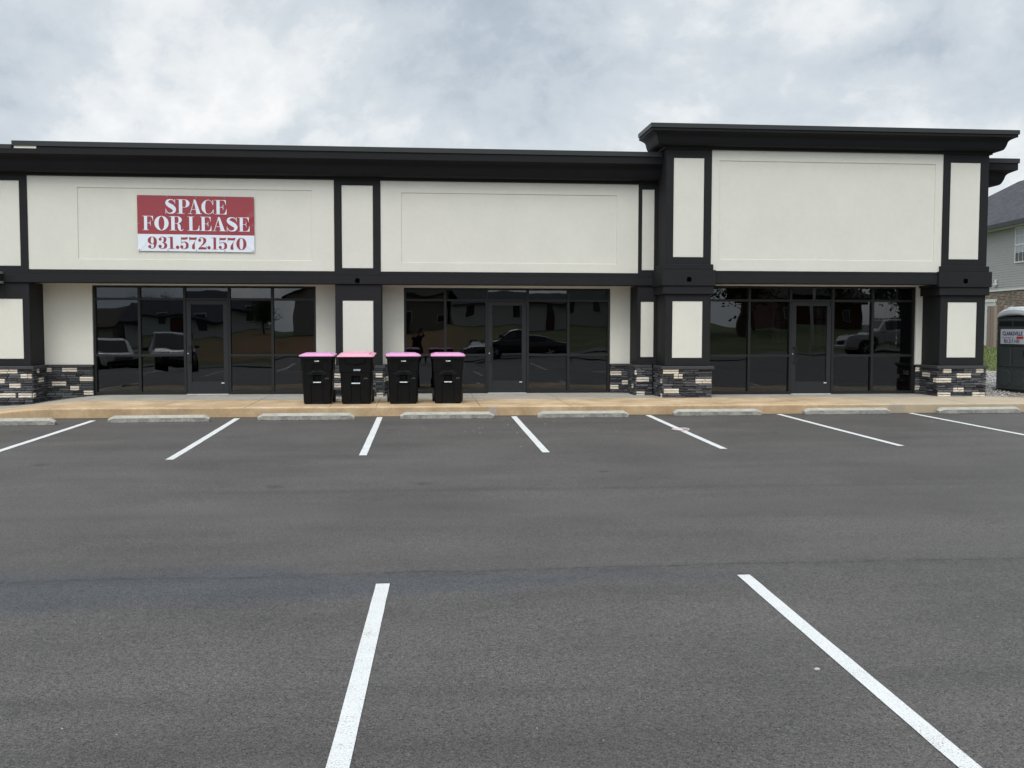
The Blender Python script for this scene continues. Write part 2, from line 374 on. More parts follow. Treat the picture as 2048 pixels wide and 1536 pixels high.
def grass_mat():
    m = bpy.data.materials.new('grass_ground'); m.use_nodes = True
    N = m.node_tree.nodes; L = m.node_tree.links; b = N['Principled BSDF']
    tcn = N.new('ShaderNodeTexCoord'); P = tcn.outputs['Object']
    n = noi(N, L, P, .25, 6, .6); n2 = noi(N, L, P, 9, 6, .75)
    s_ = mth(N, L, 'ADD', mth(N, L, 'MULTIPLY', n, .6), mth(N, L, 'MULTIPLY', n2, .4))
    c = ramp(N, L, s_, [(.35, (.045, .065, .02)), (.5, (.085, .115, .035)), (.62, (.14, .15, .06)), (.72, (.20, .17, .09))])
    # bare clay bank on the slope across the street
    sp = N.new('ShaderNodeSeparateXYZ'); L.new(P, sp.inputs[0])
    k1 = mth(N, L, 'MULTIPLY', mth(N, L, 'LESS_THAN', sp.outputs[1], -24), mth(N, L, 'GREATER_THAN', sp.outputs[1], -60))
    k2 = mth(N, L, 'SUBTRACT', 1., mth(N, L, 'DIVIDE', mth(N, L, 'ABSOLUTE', mth(N, L, 'ADD', sp.outputs[0], mth(N, L, 'MULTIPLY', n, 12.))), 16.), clamp=True)
    c = mixc(N, L, mth(N, L, 'MULTIPLY', mth(N, L, 'MULTIPLY', k1, k2), 1.4, clamp=True), c, (.27, .14, .065))
    L.new(c, b.inputs['Base Color']); b.inputs['Roughness'].default_value = .95
    bp = N.new('ShaderNodeBump'); bp.inputs['Strength'].default_value = 1; bp.inputs['Distance'].default_value = .08
    L.new(n2, bp.inputs['Height']); L.new(bp.outputs[0], b.inputs['Normal'])
    return m
M_grass = grass_mat()
xs = sorted(set(fr(-400, -60, 8) + fr(-60, 60, 60) + fr(60, 400, 8)))
ys = sorted(set(fr(-400, -100, 8) + fr(-100, -8, 46) + fr(-8, 18.6, 20) + [19.0, 19.01, 20, 21] + fr(22, 60, 38) + fr(60, 400, 10)))
def tz2(x, y):
    z = terr_z(x, y)
    if -9 < x < 11 and y > 19: return -.12
    return z - (.12 if x < 13 and y > 18 else 0)
struct(grid('ground', xs, ys, tz2, M_grass))
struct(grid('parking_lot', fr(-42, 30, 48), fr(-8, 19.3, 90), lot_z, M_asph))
M_street = mat('street_asphalt', (.10, .10, .10), .8, var=.15, vscale=1.5, bump=.4, bscale=60)
struct(grid('street', fr(-120, 120, 80), fr(-18, -11, 6), lambda x, y: terr_z(x, y) + .05, M_street))
M_gravel = None
def gravel_mat():
    m = bpy.data.materials.new('gravel_ground'); m.use_nodes = True
    N = m.node_tree.nodes; L = m.node_tree.links; b = N['Principled BSDF']
    tcn = N.new('ShaderNodeTexCoord'); P = tcn.outputs['Object']
    v = N.new('ShaderNodeTexVoronoi'); v.inputs['Scale'].default_value = 17; L.new(P, v.inputs['Vector'])
    sc_ = N.new('ShaderNodeSeparateColor'); L.new(v.outputs['Color'], sc_.inputs[0])
    c = ramp(N, L, sc_.outputs[0], [(.1, (.14, .13, .12)), (.45, (.33, .32, .30)), (.8, (.5, .49, .47)), (1., (.62, .61, .6))])
    sp = N.new('ShaderNodeSeparateXYZ'); L.new(P, sp.inputs[0])
    k = mth(N, L, 'MULTIPLY', ramp(N, L, mth(N, L, 'ADD', mth(N, L, 'MULTIPLY', sp.outputs[1], .05), mth(N, L, 'MULTIPLY', noi(N, L, P, .8, 5, .6), .3)), [(1.4, 1.), (1.0, 1.)]), 1.)
    near = mth(N, L, 'LESS_THAN', mth(N, L, 'ADD', sp.outputs[1], mth(N, L, 'MULTIPLY', noi(N, L, P, .8, 5, .6), 4.)), 27.5)
    c = mixc(N, L, mth(N, L, 'MULTIPLY', near, .6), c, mixc(N, L, 1., c, (.75, .60, .48), 'MULTIPLY'))
    L.new(c, b.inputs['Base Color']); b.inputs['Roughness'].default_value = .9
    bp = N.new('ShaderNodeBump'); bp.inputs['Strength'].default_value = 1; bp.inputs['Distance'].default_value = .05
    L.new(v.outputs['Distance'], bp.inputs['Height']); bp.invert = True; L.new(bp.outputs[0], b.inputs['Normal'])
    return m
M_gravel = gravel_mat()
g = grid('gravel_yard', fr(13.0, 40, 54), fr(19.6, 33.8, 60), lambda x, y: terr_z(x, y) + .012 + .035 * noise.noise(Vector((x * 1.3, y * 1.3, 0))) + .02 * noise.noise(Vector((x * 4, y * 4, 0))), M_gravel)
struct(g)
# loose stones
b = MB()
for i in range(2600):
    y = rnd.uniform(20.8, 33.5); x = y * rnd.uniform(.578, .62) if i % 4 else rnd.uniform(13.2, 22)
    z = terr_z(x, y) + .02; s_ = rnd.uniform(.012, .045)
    q = Matrix.Rotation(rnd.uniform(0, 6), 3, 'Z') @ Matrix.Rotation(rnd.uniform(0, 3), 3, 'X')
    vs = [q @ Vector((a * s_ * rnd.uniform(.6, 1), bb * s_ * rnd.uniform(.6, 1), cc * s_ * rnd.uniform(.5, .9))) + Vector((x, y, z)) for a, bb, cc in ((1,0,0),(-1,0,0),(0,1,0),(0,-1,0),(0,0,1),(0,0,-1))]
    b.add(vs, [(0,2,4),(2,1,4),(1,3,4),(3,0,4),(2,0,5),(1,2,5),(3,1,5),(0,3,5)], 0, rnd.random())
o = b.build('loose_gravel', stone_mat('gravel_stone', (.16, .15, .14), (.55, .54, .52), .002)); o['kind'] = 'stuff'
# grass blades in the strip beside the neighbouring house
b = MB()
for i in range(9000):
    y = rnd.uniform(33.2, 42); x = y * rnd.uniform(.575, .645); z = terr_z(x, y)
    h = rnd.uniform(.05, .14); a = rnd.uniform(0, 6.28); dx, dy = math.cos(a) * .02, math.sin(a) * .02
    lx, ly = rnd.uniform(-.06, .06), rnd.uniform(-.06, .06)
    b.add([(x-dx, y-dy, z), (x+dx, y+dy, z), (x+lx, y+ly, z+h)], [(0, 1, 2)], 0, rnd.random())
o = b.build('lawn_grass', stone_mat('grass_blade', (.09, .13, .04), (.24, .28, .11), .001), fixn=False); o['kind'] = 'stuff'

# ------------------------------------------------------------------ sidewalk: tan kerb strip and grey walk
def ramp_z(x): return -.16 * sm((-6.85 - x) / 1.9) if x < -6.85 else 0.0
joints = [-14.2, -12.4, -10.6, -8.75, -6.86, -4.96, -3.3, -1.72, -.83, 1.17, 2.93, 5.10, 6.02, 7.75, 9.5, 11.2, 12.9]
def strip(name, x0, x1, prof, m, jw=.006, jd=.012, back=None):
    st = []
    xs = sorted(set([round(v, 3) for v in fr(x0, x1, int((x1 - x0) / .3))]))
    for x in xs:
        if all(abs(x - j) > .03 for j in joints): st.append((x, 0))
    for j in joints:
        if x0 < j < x1: st += [(j - jw - .001, 0), (j - jw, jd), (j + jw, jd), (j + jw + .001, 0)]
    st.sort()
    rings = []
    for x, d in st:
        rz = ramp_z(x)
        ring = []
        for (y, z, isk) in prof:
            yy = y
            if back and isk == 2: yy = back(x, y)
            zz = z + (rz if z > .05 else 0) - (d if z > .05 else 0)
            if isk == 1: yy = y + d * .2
            ring.append((x, yy, zz))
        rings.append(ring)
    b = MB(); b.loft(rings, cap=False, closed=False); 
    return struct(b.build(name, m, fixn=True))
bk = lambda x, y: y - sm((x - 12.7) / 1.2) * 1.25
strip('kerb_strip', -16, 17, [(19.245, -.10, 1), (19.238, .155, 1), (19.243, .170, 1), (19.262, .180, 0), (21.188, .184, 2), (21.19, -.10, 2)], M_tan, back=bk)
strip('sidewalk', -16, 12.68, [(21.193, -.1, 0), (21.195, .186, 0), (23.3, .190, 0)], M_conc)

# ------------------------------------------------------------------ parking stripes
def pstripe(x0, y0, x1, y1, wd=.105):
    b = MB(); n = 22; vs = []
    for i in range(n + 1):
        t = i / n; x = x0 + (x1 - x0) * t; y = y0 + (y1 - y0) * t
        j = .003 * noise.noise(Vector((x * 3, y * 5, 1))); j2 = .003 * noise.noise(Vector((x * 3, y * 5, 9)))
        for s_, jj in ((-1, j), (1, j2)): vs.append((x + s_ * wd / 2 + jj, y, lot_z(x, y) + .004))
    b.add(vs, [(2*i, 2*i+1, 2*i+3, 2*i+2) for i in range(n)])
    return struct(b.build('parking_line', M_paint, fixn=False))
for x in (-8.55,): pstripe(x, 18.9, x, 14.3)
for (a, b_, c_, d_) in ((-5.92, 18.78, -5.98, 14.3), (-3.39, 19.0, -3.36, 13.76), (-.75, 19.05, -.79, 13.99), (1.80, 19.03, 1.80, 14.11),
                        (4.43, 19.10, 4.46, 14.3), (7.06, 19.12, 7.25, 14.43), (9.79, 19.15, 10.0, 14.6), (12.5, 19.15, 12.7, 14.7)):
    pstripe(a, b_, c_, d_)
pstripe(-.265, 7.10, -.40, 2.0, .098); pstripe(2.385, 7.13, 2.22, 2.0, .098)
for x in (-5.4, -8.1, -10.8, -13.5, -16.2, 5.0, 7.7): pstripe(x, 7.0 if x < 0 else 7.1, x - .1, 2.0, .1)

# ------------------------------------------------------------------ wheel stops
def wheel_stop(xa, xb, y, dy, label):
    L_ = 1.76; b = MB()
    prof = [(-.085, 0), (-.085, .080), (-.060, .120), (.060, .120), (.085, .080), (.085, 0)]
    n = 40; rings = []
    for i in range(n + 1):
        x = -L_/2 + L_ * i / n
        e = min(1., (L_/2 - abs(x)) / .09); k = .55 + .45 * e
        ring = []
        for (yy, zz) in prof:
            jit = .0035 * noise.noise(Vector((x * 9 + xa, yy * 20, zz * 20)))
            ring.append((x, yy * (.8 + .2 * e) + jit, zz * k + (jit if zz > 0 else 0)))
        rings.append(ring)
    b.loft(rings)
    o = b.build('wheel_stop', M_stop, bevel=.006)
    cxm = (xa + xb) / 2; yy = y + .08
    o.location = (cxm, yy, lot_z(cxm, yy)); o.rotation_euler = (0, 0, math.atan2(dy, 1.83))
    # rest on the sloping lot
    o.rotation_euler.x = math.atan((lot_z(cxm, yy + .3) - lot_z(cxm, yy - .3)) / .6)
    return tag(o, label, 'wheel stop', 'concrete wheel stops along the kerb')
wheel_stop(-8.15, -6.32, 18.05, .05, 'weathered concrete wheel stop at the sloping kerb, cut by the left edge of the photo')
wheel_stop(-5.52, -3.83, 18.42, .10, 'concrete wheel stop below the left storefront door, second from the left')
wheel_stop(-2.92, -1.24, 18.63, .04, 'concrete wheel stop in front of the two leftmost black bins')
wheel_stop(-.32, 1.36, 18.70, -.01, 'stained wheel stop in front of the two right hand black bins')
wheel_stop(2.24, 3.97, 18.74, .03, 'concrete wheel stop in front of the right part of the middle storefront')
wheel_stop(4.91, 6.66, 18.94, .02, 'concrete wheel stop in front of the left tall black column')
wheel_stop(7.51, 9.37, 19.02, .01, 'concrete wheel stop below the door of the tall right storefront')
wheel_stop(10.25, 12.13, 19.02, .08, 'concrete wheel stop farthest right, below the right tall column and porta potty')

# ------------------------------------------------------------------ ledgestone
def stone_face(b, o, d, n, length, z0, z1, whites=(), seed=0):
    """o origin, d unit direction along, n outward normal; whites = [(s centre, z centre, width)]"""
    rg = random.Random(seed); o = Vector(o); d = Vector(d); n = Vector(n)
    rh = .0515; rows = int(round((z1 - z0) / rh)); rh = (z1 - z0) / rows
    def st(sa, sb, za, zb, depth, mi, tone):
        g_ = .0018; sa += g_; sb -= g_; za += g_; zb -= g_
        ch = min(.006, (sb - sa) * .3)
        p = lambda s_, z_, q: o + d * s_ + n * q + Vector((0, 0, z_ - o.z))
        ns = max(1, int((sb - sa) / .05)); vs = []; 
        ring_o = [(sa, za), (sb, za), (sb, zb), (sa, zb)]
        vs = [p(s_, z_, -.02) for s_, z_ in ring_o]
        j = lambda: depth + rg.uniform(-.004, .004)
        # front: subdivided strip for an uneven split face
        top = []; bot = []
        for i in range(ns + 1):
            s_ = sa + ch + (sb - sa - 2 * ch) * i / ns
            bot.append(p(s_, za + ch * rg.uniform(.5, 1.5), j())); top.append(p(s_, zb - ch * rg.uniform(.5, 1.5), j()))
        mid_ = [p(sa + ch + (sb - sa - 2 * ch) * i / ns, (za + zb) / 2 + rg.uniform(-.004, .004), j() + .004) for i in range(ns + 1)]
        k = len(vs); vs += bot + mid_ + top; m_ = ns + 1; fs = []
        for i in range(ns):
            fs += [(k+i, k+i+1, k+m_+i+1, k+m_+i), (k+m_+i, k+m_+i+1, k+2*m_+i+1, k+2*m_+i)]
        fs += [tuple([0, 1] + [k+i for i in range(ns, -1, -1)]), tuple([2, 3] + [k+2*m_+i for i in range(ns+1)]),
               (3, 0, k, k+m_, k+2*m_), (1, 2, k+2*m_+ns, k+m_+ns, k+ns)]
        b.add(vs, fs, mi, tone)
    occ = [[] for _ in range(rows)]
    for (sc_, zc, wd) in whites:
        r_ = int(round((zc - z0) / rh)) - 1; r_ = max(0, min(rows - 2, r_))
        a, e = max(0, sc_ - wd / 2), min(length, sc_ + wd / 2)
        dp = rg.uniform(.012, .022); split = rg.random() < .4 and e - a > .2
        for q in (r_, r_ + 1):
            occ[q].append((a, e))
            if split:
                mm = a + (e - a) * rg.uniform(.4, .65)
                st(a, mm, z0 + q * rh, z0 + (q+1) * rh, dp, 1, rg.uniform(.5, .9)); st(mm, e, z0 + q * rh, z0 + (q+1) * rh, dp + .002, 1, rg.uniform(.2, .8))
            else: st(a, e, z0 + q * rh, z0 + (q+1) * rh, dp, 1, rg.uniform(.35, .95))
    for q in range(rows):
        seg = sorted(occ[q]); cur = 0.; gaps = []
        for a, e in seg: gaps.append((cur, a)); cur = e
        gaps.append((cur, length))
        for a, e in gaps:
            x = a
            while e - x > .012:
                wd = rg.uniform(.10, .36)
                if e - x - wd < .08: wd = e - x
                if rg.random() < .18:
                    zm = z0 + (q + rg.uniform(.4, .6)) * rh
                    st(x, x + wd, z0 + q * rh, zm, rg.uniform(.0, .022), 0, rg.random()); st(x, x + wd, zm, z0 + (q+1) * rh, rg.uniform(.0, .022), 0, rg.random())
                else: st(x, x + wd, z0 + q * rh, z0 + (q+1) * rh, rg.uniform(.0, .022), 0, rg.random())
                x += wd

# ------------------------------------------------------------------ the building
BL = thing('commercial_building', 'single storey black and cream stucco strip mall with three dark storefronts and ledgestone bases', 'building')
FZ = .19
Yf, Yw, Ys = 22.1, 22.9, 23.0          # main bay: pilaster face, recessed wall, glazing
Tf, Tw, Ts = 21.3, 22.1, 22.2          # projecting tall bay

def panel_frame(b, x0, x1, z0, z1, ix0, ix1, iz0, iz1, y, th, mi=0):
    o_ = [(x0, z0), (x1, z0), (x1, z1), (x0, z1)]; n_ = [(ix0, iz0), (ix1, iz0), (ix1, iz1), (ix0, iz1)]
    vs = [(p[0], y, p[1]) for p in o_ + n_] + [(p[0], y + th, p[1]) for p in o_ + n_]; fs = []
    for k in range(4):
        k2 = (k + 1) % 4; fs += [(k, k2, 4 + k2, 4 + k), (8 + k, 8 + k2, k2, k), (4 + k, 4 + k2, 12 + k2, 12 + k), (8 + k2, 8 + k, 12 + k, 12 + k2)]
    b.add(vs, fs, mi)

def fascia(x0, x1, z0, z1, ix0, ix1, iz0, iz1, y):
    b = MB()
    # cream field with a sunken sign rectangle, one welded surface
    xs_, zs_ = [x0, ix0, ix1, x1], [z0, iz0, iz1, z1]
    for i in range(3):
        for k in range(3):
            if i == 1 and k == 1: continue
            b.add([(xs_[i], y, zs_[k]), (xs_[i+1], y, zs_[k]), (xs_[i+1], y, zs_[k+1]), (xs_[i], y, zs_[k+1])], [(0, 1, 2, 3)])
    d = .016; c_ = .006
    o_ = [(ix0, iz0), (ix1, iz0), (ix1, iz1), (ix0, iz1)]; n_ = [(ix0 + c_, iz0 + c_), (ix1 - c_, iz0 + c_), (ix1 - c_, iz1 - c_), (ix0 + c_, iz1 - c_)]
    for k in range(4):
        a, e = o_[k], o_[(k+1) % 4]; a2, e2 = n_[k], n_[(k+1) % 4]
        b.add([(a[0], y, a[1]), (e[0], y, e[1]), (e2[0], y + d, e2[1]), (a2[0], y + d, a2[1])], [(0, 1, 2, 3)])
    b.add([(p[0], y + d, p[1]) for p in n_], [(0, 1, 2, 3)])
    b.box(x0, x1, y + .03, y + .25, z0, z1)
    return b.build('fascia_panel', M_white, BL, fixn=False)
fascia(-8.22, -1.83, 2.92, 4.905, -7.205, -2.31, 3.14, 4.655, Yf + .02)
fascia(-.83, 4.875, 2.92, 4.905, -.383, 4.39, 3.115, 4.635, Yf + .02)
fascia(-15.6, -9.22, 2.92, 4.905, -14.6, -10.3, 3.14, 4.65, Yf + .02)
fascia(6.30, 11.525, 2.94, 5.54, 6.47, 11.353, 3.185, 5.31, Tf + .02)

def pilaster(x0, x1, z0, z1, y, iz0, iz1, ix0, ix1, depth, name='pilaster', y_in=.012):
    b = MB(); panel_frame(b, x0, x1, z0, z1, ix0, ix1, iz0, iz1, y, .05); b.box(x0 + .001, x1 - .001, y + .0505, y + depth, z0, z1)
    o = b.build(name, M_black, BL, bevel=.004)
    p = MB(); p.box(ix0 + .001, ix1 - .001, y + y_in, y + .049, iz0 + .001, iz1 - .001)
    p.build('inset_panel', M_white, o, bevel=.006)
    return o
def hole(par, x, z, y):
    b = MB(); pts = []
    for k in range(16):
        t = 2 * math.pi * k / 16; r_ = .052
        c_, s_ = math.cos(t), math.sin(t); e = .6
        pts.append((x + r_ * math.copysign(abs(c_) ** e, c_), z + r_ * math.copysign(abs(s_) ** e, s_)))
    b.prism(pts, lambda p, s_: (p[0], y - (.0025 if s_ == 0 else -.02), p[1])); b.build('fixture_opening', M_hole, par)  # flat black disc; the shade inside the hole is its colour
# upper pilasters between sign fascias
UP = [(-15.9 - .0, -15.6, -15.85, -15.65), (-9.22, -8.22, -9.06, -8.378), (-1.83, -.83, -1.668, -.994), (4.875, 5.32, 4.958, 5.238)]
for x0, x1, i0, i1 in UP:
    pilaster(x0, x1, 2.825, 4.905, Yf, 2.985, 4.775, i0, i1, .30, 'upper_pilaster')
# dark reveal strip under each fascia and the projecting lintel band
b = MB()
for x0, x1 in ((-15.6, -9.22), (-8.22, -1.83), (-.83, 4.875)): b.box(x0, x1, Yf + .005, Yf + .3, 2.825, 2.919)
b.box(-15.9, 5.28, Yf - .045, Yf + .35, 2.64, 2.824)
lint = b.build('lintel', M_black, BL, bevel=.006)
hole(lint, -1.335, 2.715, Yf - .045)
b = MB(); b.box(6.335, 11.5, Tf + .006, Tf + .3, 2.865, 2.939); b.box(6.335, 11.5, Tf - .030, Tf + .35, 2.665, 2.864)
b.build('lintel', M_black, BL, bevel=.006)
# soffits and header trim
b = MB(); b.box(-15.9, 5.28, Yf + .351, Yw + .3, 2.648, 2.70); b.build('soffit', M_white, BL); b = MB(); b.box(6.3, 11.5, Tf + .351, Tw + .3, 2.67, 2.72)
b.build('soffit', M_white, BL)
# lower pilasters
def lower(x0, x1, i0, i1, y, ztop, depth, iz0=1.04, iz1=2.285, name='lower_pilaster'):
    return pilaster(x0, x1, .872, ztop, y, iz0, iz1, i0, i1, depth, name)
lower(-15.9, -15.5, -15.85, -15.55, Yf, 2.638, .80)
lower(-9.22, -8.222, -9.05, -8.362, Yf, 2.638, .80, 1.02, 2.295)
lower(-1.82, -.825, -1.663, -.997, Yf, 2.638, .80)
lower(4.872, 5.31, 4.944, 5.243, Yf, 2.638, .80)
# tall columns with a banded capital
def tall_col(x0, x1, ix0, ix1, jx0, jx1):
    o = pilaster(x0, x1, 3.075, 5.54, Tf, 3.225, 5.35, ix0, ix1, .86, 'tall_column')
    lo = lower(x0 + .005, x1 - .005, jx0, jx1, Tf, 2.43, .80, 1.045, 2.28, 'column_shaft')
    b = MB()
    for (p_, za, zb) in ((.045, 2.951, 3.074), (.09, 2.61, 2.950), (.058, 2.431, 2.609)):
        b.box(x0 - p_, x1 + p_, Tf - p_, Tf + .83, za, zb)
    c_ = b.build('capital', M_black, BL, bevel=.009, seg=2)
    hole(c_, (x0 + x1) / 2, 2.745, Tf - .09)
tall_col(5.30, 6.30, 5.462, 6.133, 5.461, 6.130)
tall_col(11.525, 12.575, 11.692, 12.385, 11.702, 12.382)
# recessed cream walls beside the glazing
def wl(x0, x1, y, th=.25, z0=.86, z1=2.66):
    b = MB(); b.box(x0, x1, y, y + th, z0, z1); b.build('recessed_wall', M_white, BL)
for x0, x1 in ((-15.5, -14.1), (-9.9, -9.22), (-9.22, -7.19), (-2.317, -.346), (4.409, 5.4)): wl(x0, x1, Yw)
for q in ((-14.1, -9.9, Yw, 2.622, 2.66), (-7.19, -2.317, Yw, 2.622, 2.66), (-.346, 4.409, Yw, 2.602, 2.66), (6.51, 11.386, Tw, 2.648, 2.68)):
    b = MB(); b.box(q[0], q[1], q[2], q[2] + .06, q[3], q[4]); b.build('header_trim', M_white, BL)
wl(6.2, 6.51, Tw); wl(11.386, 11.6, Tw, z1=2.68); # stone bases
def base(name_seed, faces, sills, core):
    b = MB()
    for (o_, d_, n_, ln, wh) in faces: stone_face(b, o_, d_, n_, ln, z_of(o_), .806, wh, name_seed + int(ln * 100) + int(abs(o_[0]) * 10))
    for c_ in core: b.box(*c_, 2)
    ob = b.build('stone_base', [M_stone, M_cream, M_grout], BL, fixn=True)
    s_ = MB()
    for q in sills: s_.box(*q)
    s_.build('stone_sill', M_capst, ob, bevel=.012, seg=2)
def z_of(o_): return (.19 + ramp_z(o_[0]) - .02) if o_[0] > -8.0 else -.01
X, Yy = (1, 0, 0), (0, 1, 0)
FN, LN, RN = (0, -1, 0), (-1, 0, 0), (1, 0, 0)
base(1, [((-9.26, Yf - .035, 0), X, FN, 1.075, [(.53, .74, .5), (.95, .65, .24), (.42, .54, .2), (.72, .43, .24), (.48, .23, .5), (.92, .22, .28)]),
         ((-8.185, Yf - .035, 0), Yy, RN, .82, [(.30, .73, .12), (.45, .54, .3), (.07, .22, .14)])],
     [(-9.3, -8.15, Yf - .07, Yf - .001, .80, .87), (-8.22, -8.15, Yf - .001, Yw - .04, .80, .87)],
     [(-9.22, -8.22, Yf, Yw, -.05, .80)])
base(2, [((-8.19, Yw - .03, 0), X, FN, 1.0, [(.06, .74, .12), (.50, .73, .33), (.86, .54, .30), (.27, .43, .31), (.60, .33, .2), (.90, .22, .22)])],
     [(-8.15, -7.19, Yw - .065, Yw - .001, .805, .87)], [(-8.19, -7.195, Yw, Yw + .2, -.05, .80)])
base(3, [((-2.317, Yw - .03, 0), X, FN, .5, [(.2, .65, .25), (.3, .35, .28)])], [(-2.31, -1.86, Yw - .065, Yw - .001, .805, .87)], [(-2.31, -1.8, Yw, Yw + .2, .0, .80)])
base(4, [((-1.86, Yf - .035, 0), X, FN, 1.075, [(.10, .63, .26), (.10, .42, .28), (.98, .63, .16), (1.0, .22, .16), (.5, .5, .3)]),
         ((-.785, Yf - .035, 0), Yy, RN, .82, [(.3, .55, .3)]), ((-1.86, Yw - .03, 0), (0, -1, 0), LN, .82, [])],
     [(-1.9, -.75, Yf - .07, Yf - .001, .80, .87), (-.825, -.75, Yf - .001, Yw - .04, .80, .87), (-1.9, -1.82, Yf - .001, Yw - .04, .80, .87)],
     [(-1.82, -.825, Yf, Yw, .0, .80)])
base(5, [((-.785, Yw - .03, 0), X, FN, .43, [(.06, .53, .24), (.3, .32, .2)])], [(-.75, -.35, Yw - .065, Yw - .001, .805, .87)], [(-.8, -.35, Yw, Yw + .2, .0, .80)])
base(6, [((4.409, Yw - .03, 0), X, FN, .425, [(.13, .63, .27), (.36, .42, .18), (.10, .32, .2)])], [(4.414, 4.8, Yw - .065, Yw - .001, .805, .87)], [(4.414, 4.9, Yw, Yw + .2, .0, .80)])
base(7, [((4.832, Yf - .035, 0), X, FN, .38, [(.15, .53, .32), (.11, .22, .2)]),
         ((4.832, Yw - .03, 0), (0, -1, 0), LN, .83, [(.78, .70, .1), (.55, .38, .2)])],
     [(4.79, 5.2, Yf - .07, Yf - .001, .80, .87), (4.79, 4.87, Yf - .001, Yw - .04, .80, .87)], [(4.872, 5.3, Yf, Yw, .0, .80)])
base(8, [((5.255, Tf - .04, 0), X, FN, 1.09, [(.16, .74, .38), (.34, .63, .2), (.90, .53, .36), (.19, .32, .34)]),
         ((5.255, Yf - .03, 0), (0, -1, 0), LN, .81, [(.72, .53, .13), (.70, .22, .12)])],
     [(5.215, 6.385, Tf - .08, Tf - .001, .80, .87), (5.215, 5.30, Tf - .001, Yf - .07, .80, .87), (6.30, 6.385, Tf - .001, Tw, .80, .87)],
     [(5.295, 6.30, Tf, Tw, .0, .80), (6.301, 6.34, Tf, Tw, .0, .80)])
base(9, [((11.49, Tf - .04, 0), X, FN, 1.12, [(.21, .74, .20), (.97, .74, .18), (.60, .63, .34), (.13, .53, .36), (.48, .31, .25), (.14, .22, .32), (.95, .21, .30)]),
         ((11.49, Tw - .03, 0), (0, -1, 0), LN, .81, [(.30, .64, .34), (.72, .53, .16)]),
         ((12.61, Tf - .04, 0), Yy, RN, 1.6, [(.5, .5, .3)])],
     [(11.45, 12.65, Tf - .08, Tf - .001, .80, .87), (11.45, 11.53, Tf - .001, Tw - .04, .80, .87), (12.575, 12.65, Tf - .001, Tf + 1.5, .80, .87)],
     [(11.53, 12.57, Tf, Tw, .0, .80)])
base(10, [((11.386, Tw - .03, 0), X, FN, .11, [(.06, .74, .12), (.06, .31, .12)])], [(11.39, 11.45, Tw - .065, Tw - .001, .805, .87)], [(11.39, 11.5, Tw, Tw + .2, .0, .80)])

# cornices (profile: projection, height)
def cyma(p0, z0, p1, z1, n=12):
    out = []
    for i in range(n + 1):
        t = i / n
        # concave below, convex lip above
        out.append((p0 + (p1 - p0) * (t ** 1.35 * .55 + .45 * (1 - math.cos(math.pi * t / 2)) ** .9), z0 + (z1 - z0) * (t ** .62 * .8 + .2 * t)))
    return out
def scurve(p0, z0, p1, z1, n=14):
    # S-shaped crown: bulges at the foot, sweeps out under the lip
    P = [(0, 0), (.38, .05), (.54, .36), (.66, .78), (1, 1)]
    out = []
    for i in range(n + 1):
        t = i / n * 4; k = min(3, int(t)); u = t - k
        g_ = lambda j: P[max(0, min(4, j))]
        def cr(a, b_, c_, d_): return .5 * ((2*b_) + (-a + c_) * u + (2*a - 5*b_ + 4*c_ - d_) * u*u + (-a + 3*b_ - 3*c_ + d_) * u**3)
        x = cr(g_(k-1)[0], g_(k)[0], g_(k+1)[0], g_(k+2)[0]); y = cr(g_(k-1)[1], g_(k)[1], g_(k+1)[1], g_(k+2)[1])
        out.append((p0 + (p1 - p0) * x, z0 + (z1 - z0) * max(0, y)))
    return out
def sweep(b, prof, path, mi=0):
    """path: list of (x, y, nx, ny) with outward mitre vectors"""
    rings = [[(x + nx * p, y + ny * p, z) for p, z in prof] for (x, y, nx, ny) in path]
    b.loft(rings, mi)
# main cornice, runs along the front and returns down the right side
main_prof = [(-.05, 4.885), (.045, 4.885), (.045, 4.935), (.075, 4.94)] + scurve(.075, 4.945, .47, 5.25) + [(.50, 5.262), (.50, 5.425), (-.05, 5.425)]
b = MB(); sweep(b, main_prof, [(-16.2, Yf + .02, 0, -1), (12.95, Yf + .02, 1, -1), (12.95, 36.4, 1, 0)])
cor = b.build('cornice', M_cornice, BL, fixn=True)
b = MB(); sweep(b, [(-.3, 5.426), (.515, 5.426), (.515, 5.415), (.525, 5.415), (.525, 5.515), (-.3, 5.515)], [(-8.31, Yf + .02, 0, -1), (5.285, Yf + .02, 0, -1)])
b.build('roof_cap', M_cap, cor); b = MB()
sweep(b, [(-.3, 5.426), (.515, 5.426), (.515, 5.415), (.525, 5.415), (.525, 5.515), (-.3, 5.535)], [(12.6, Yf + .02, 0, -1), (12.95, Yf + .02, 1, -1), (12.95, 36.4, 1, 0)])
b.build('roof_cap', M_cap, cor); b = MB()
sweep(b, [(-.3, 5.427), (.505, 5.427), (.505, 5.35), (.512, 5.35), (.512, 5.44), (-.3, 5.46)], [(-16.2, Yf + .02, 0, -1), (-8.325, Yf + .02, 0, -1)])
b.build('roof_cap', M_cap, cor)
b = MB(); b.box(-8.27, -7.83, Yf - .487, Yf - .4, 5.364, 5.414); b.build('bare_patch', M_foam, cor)
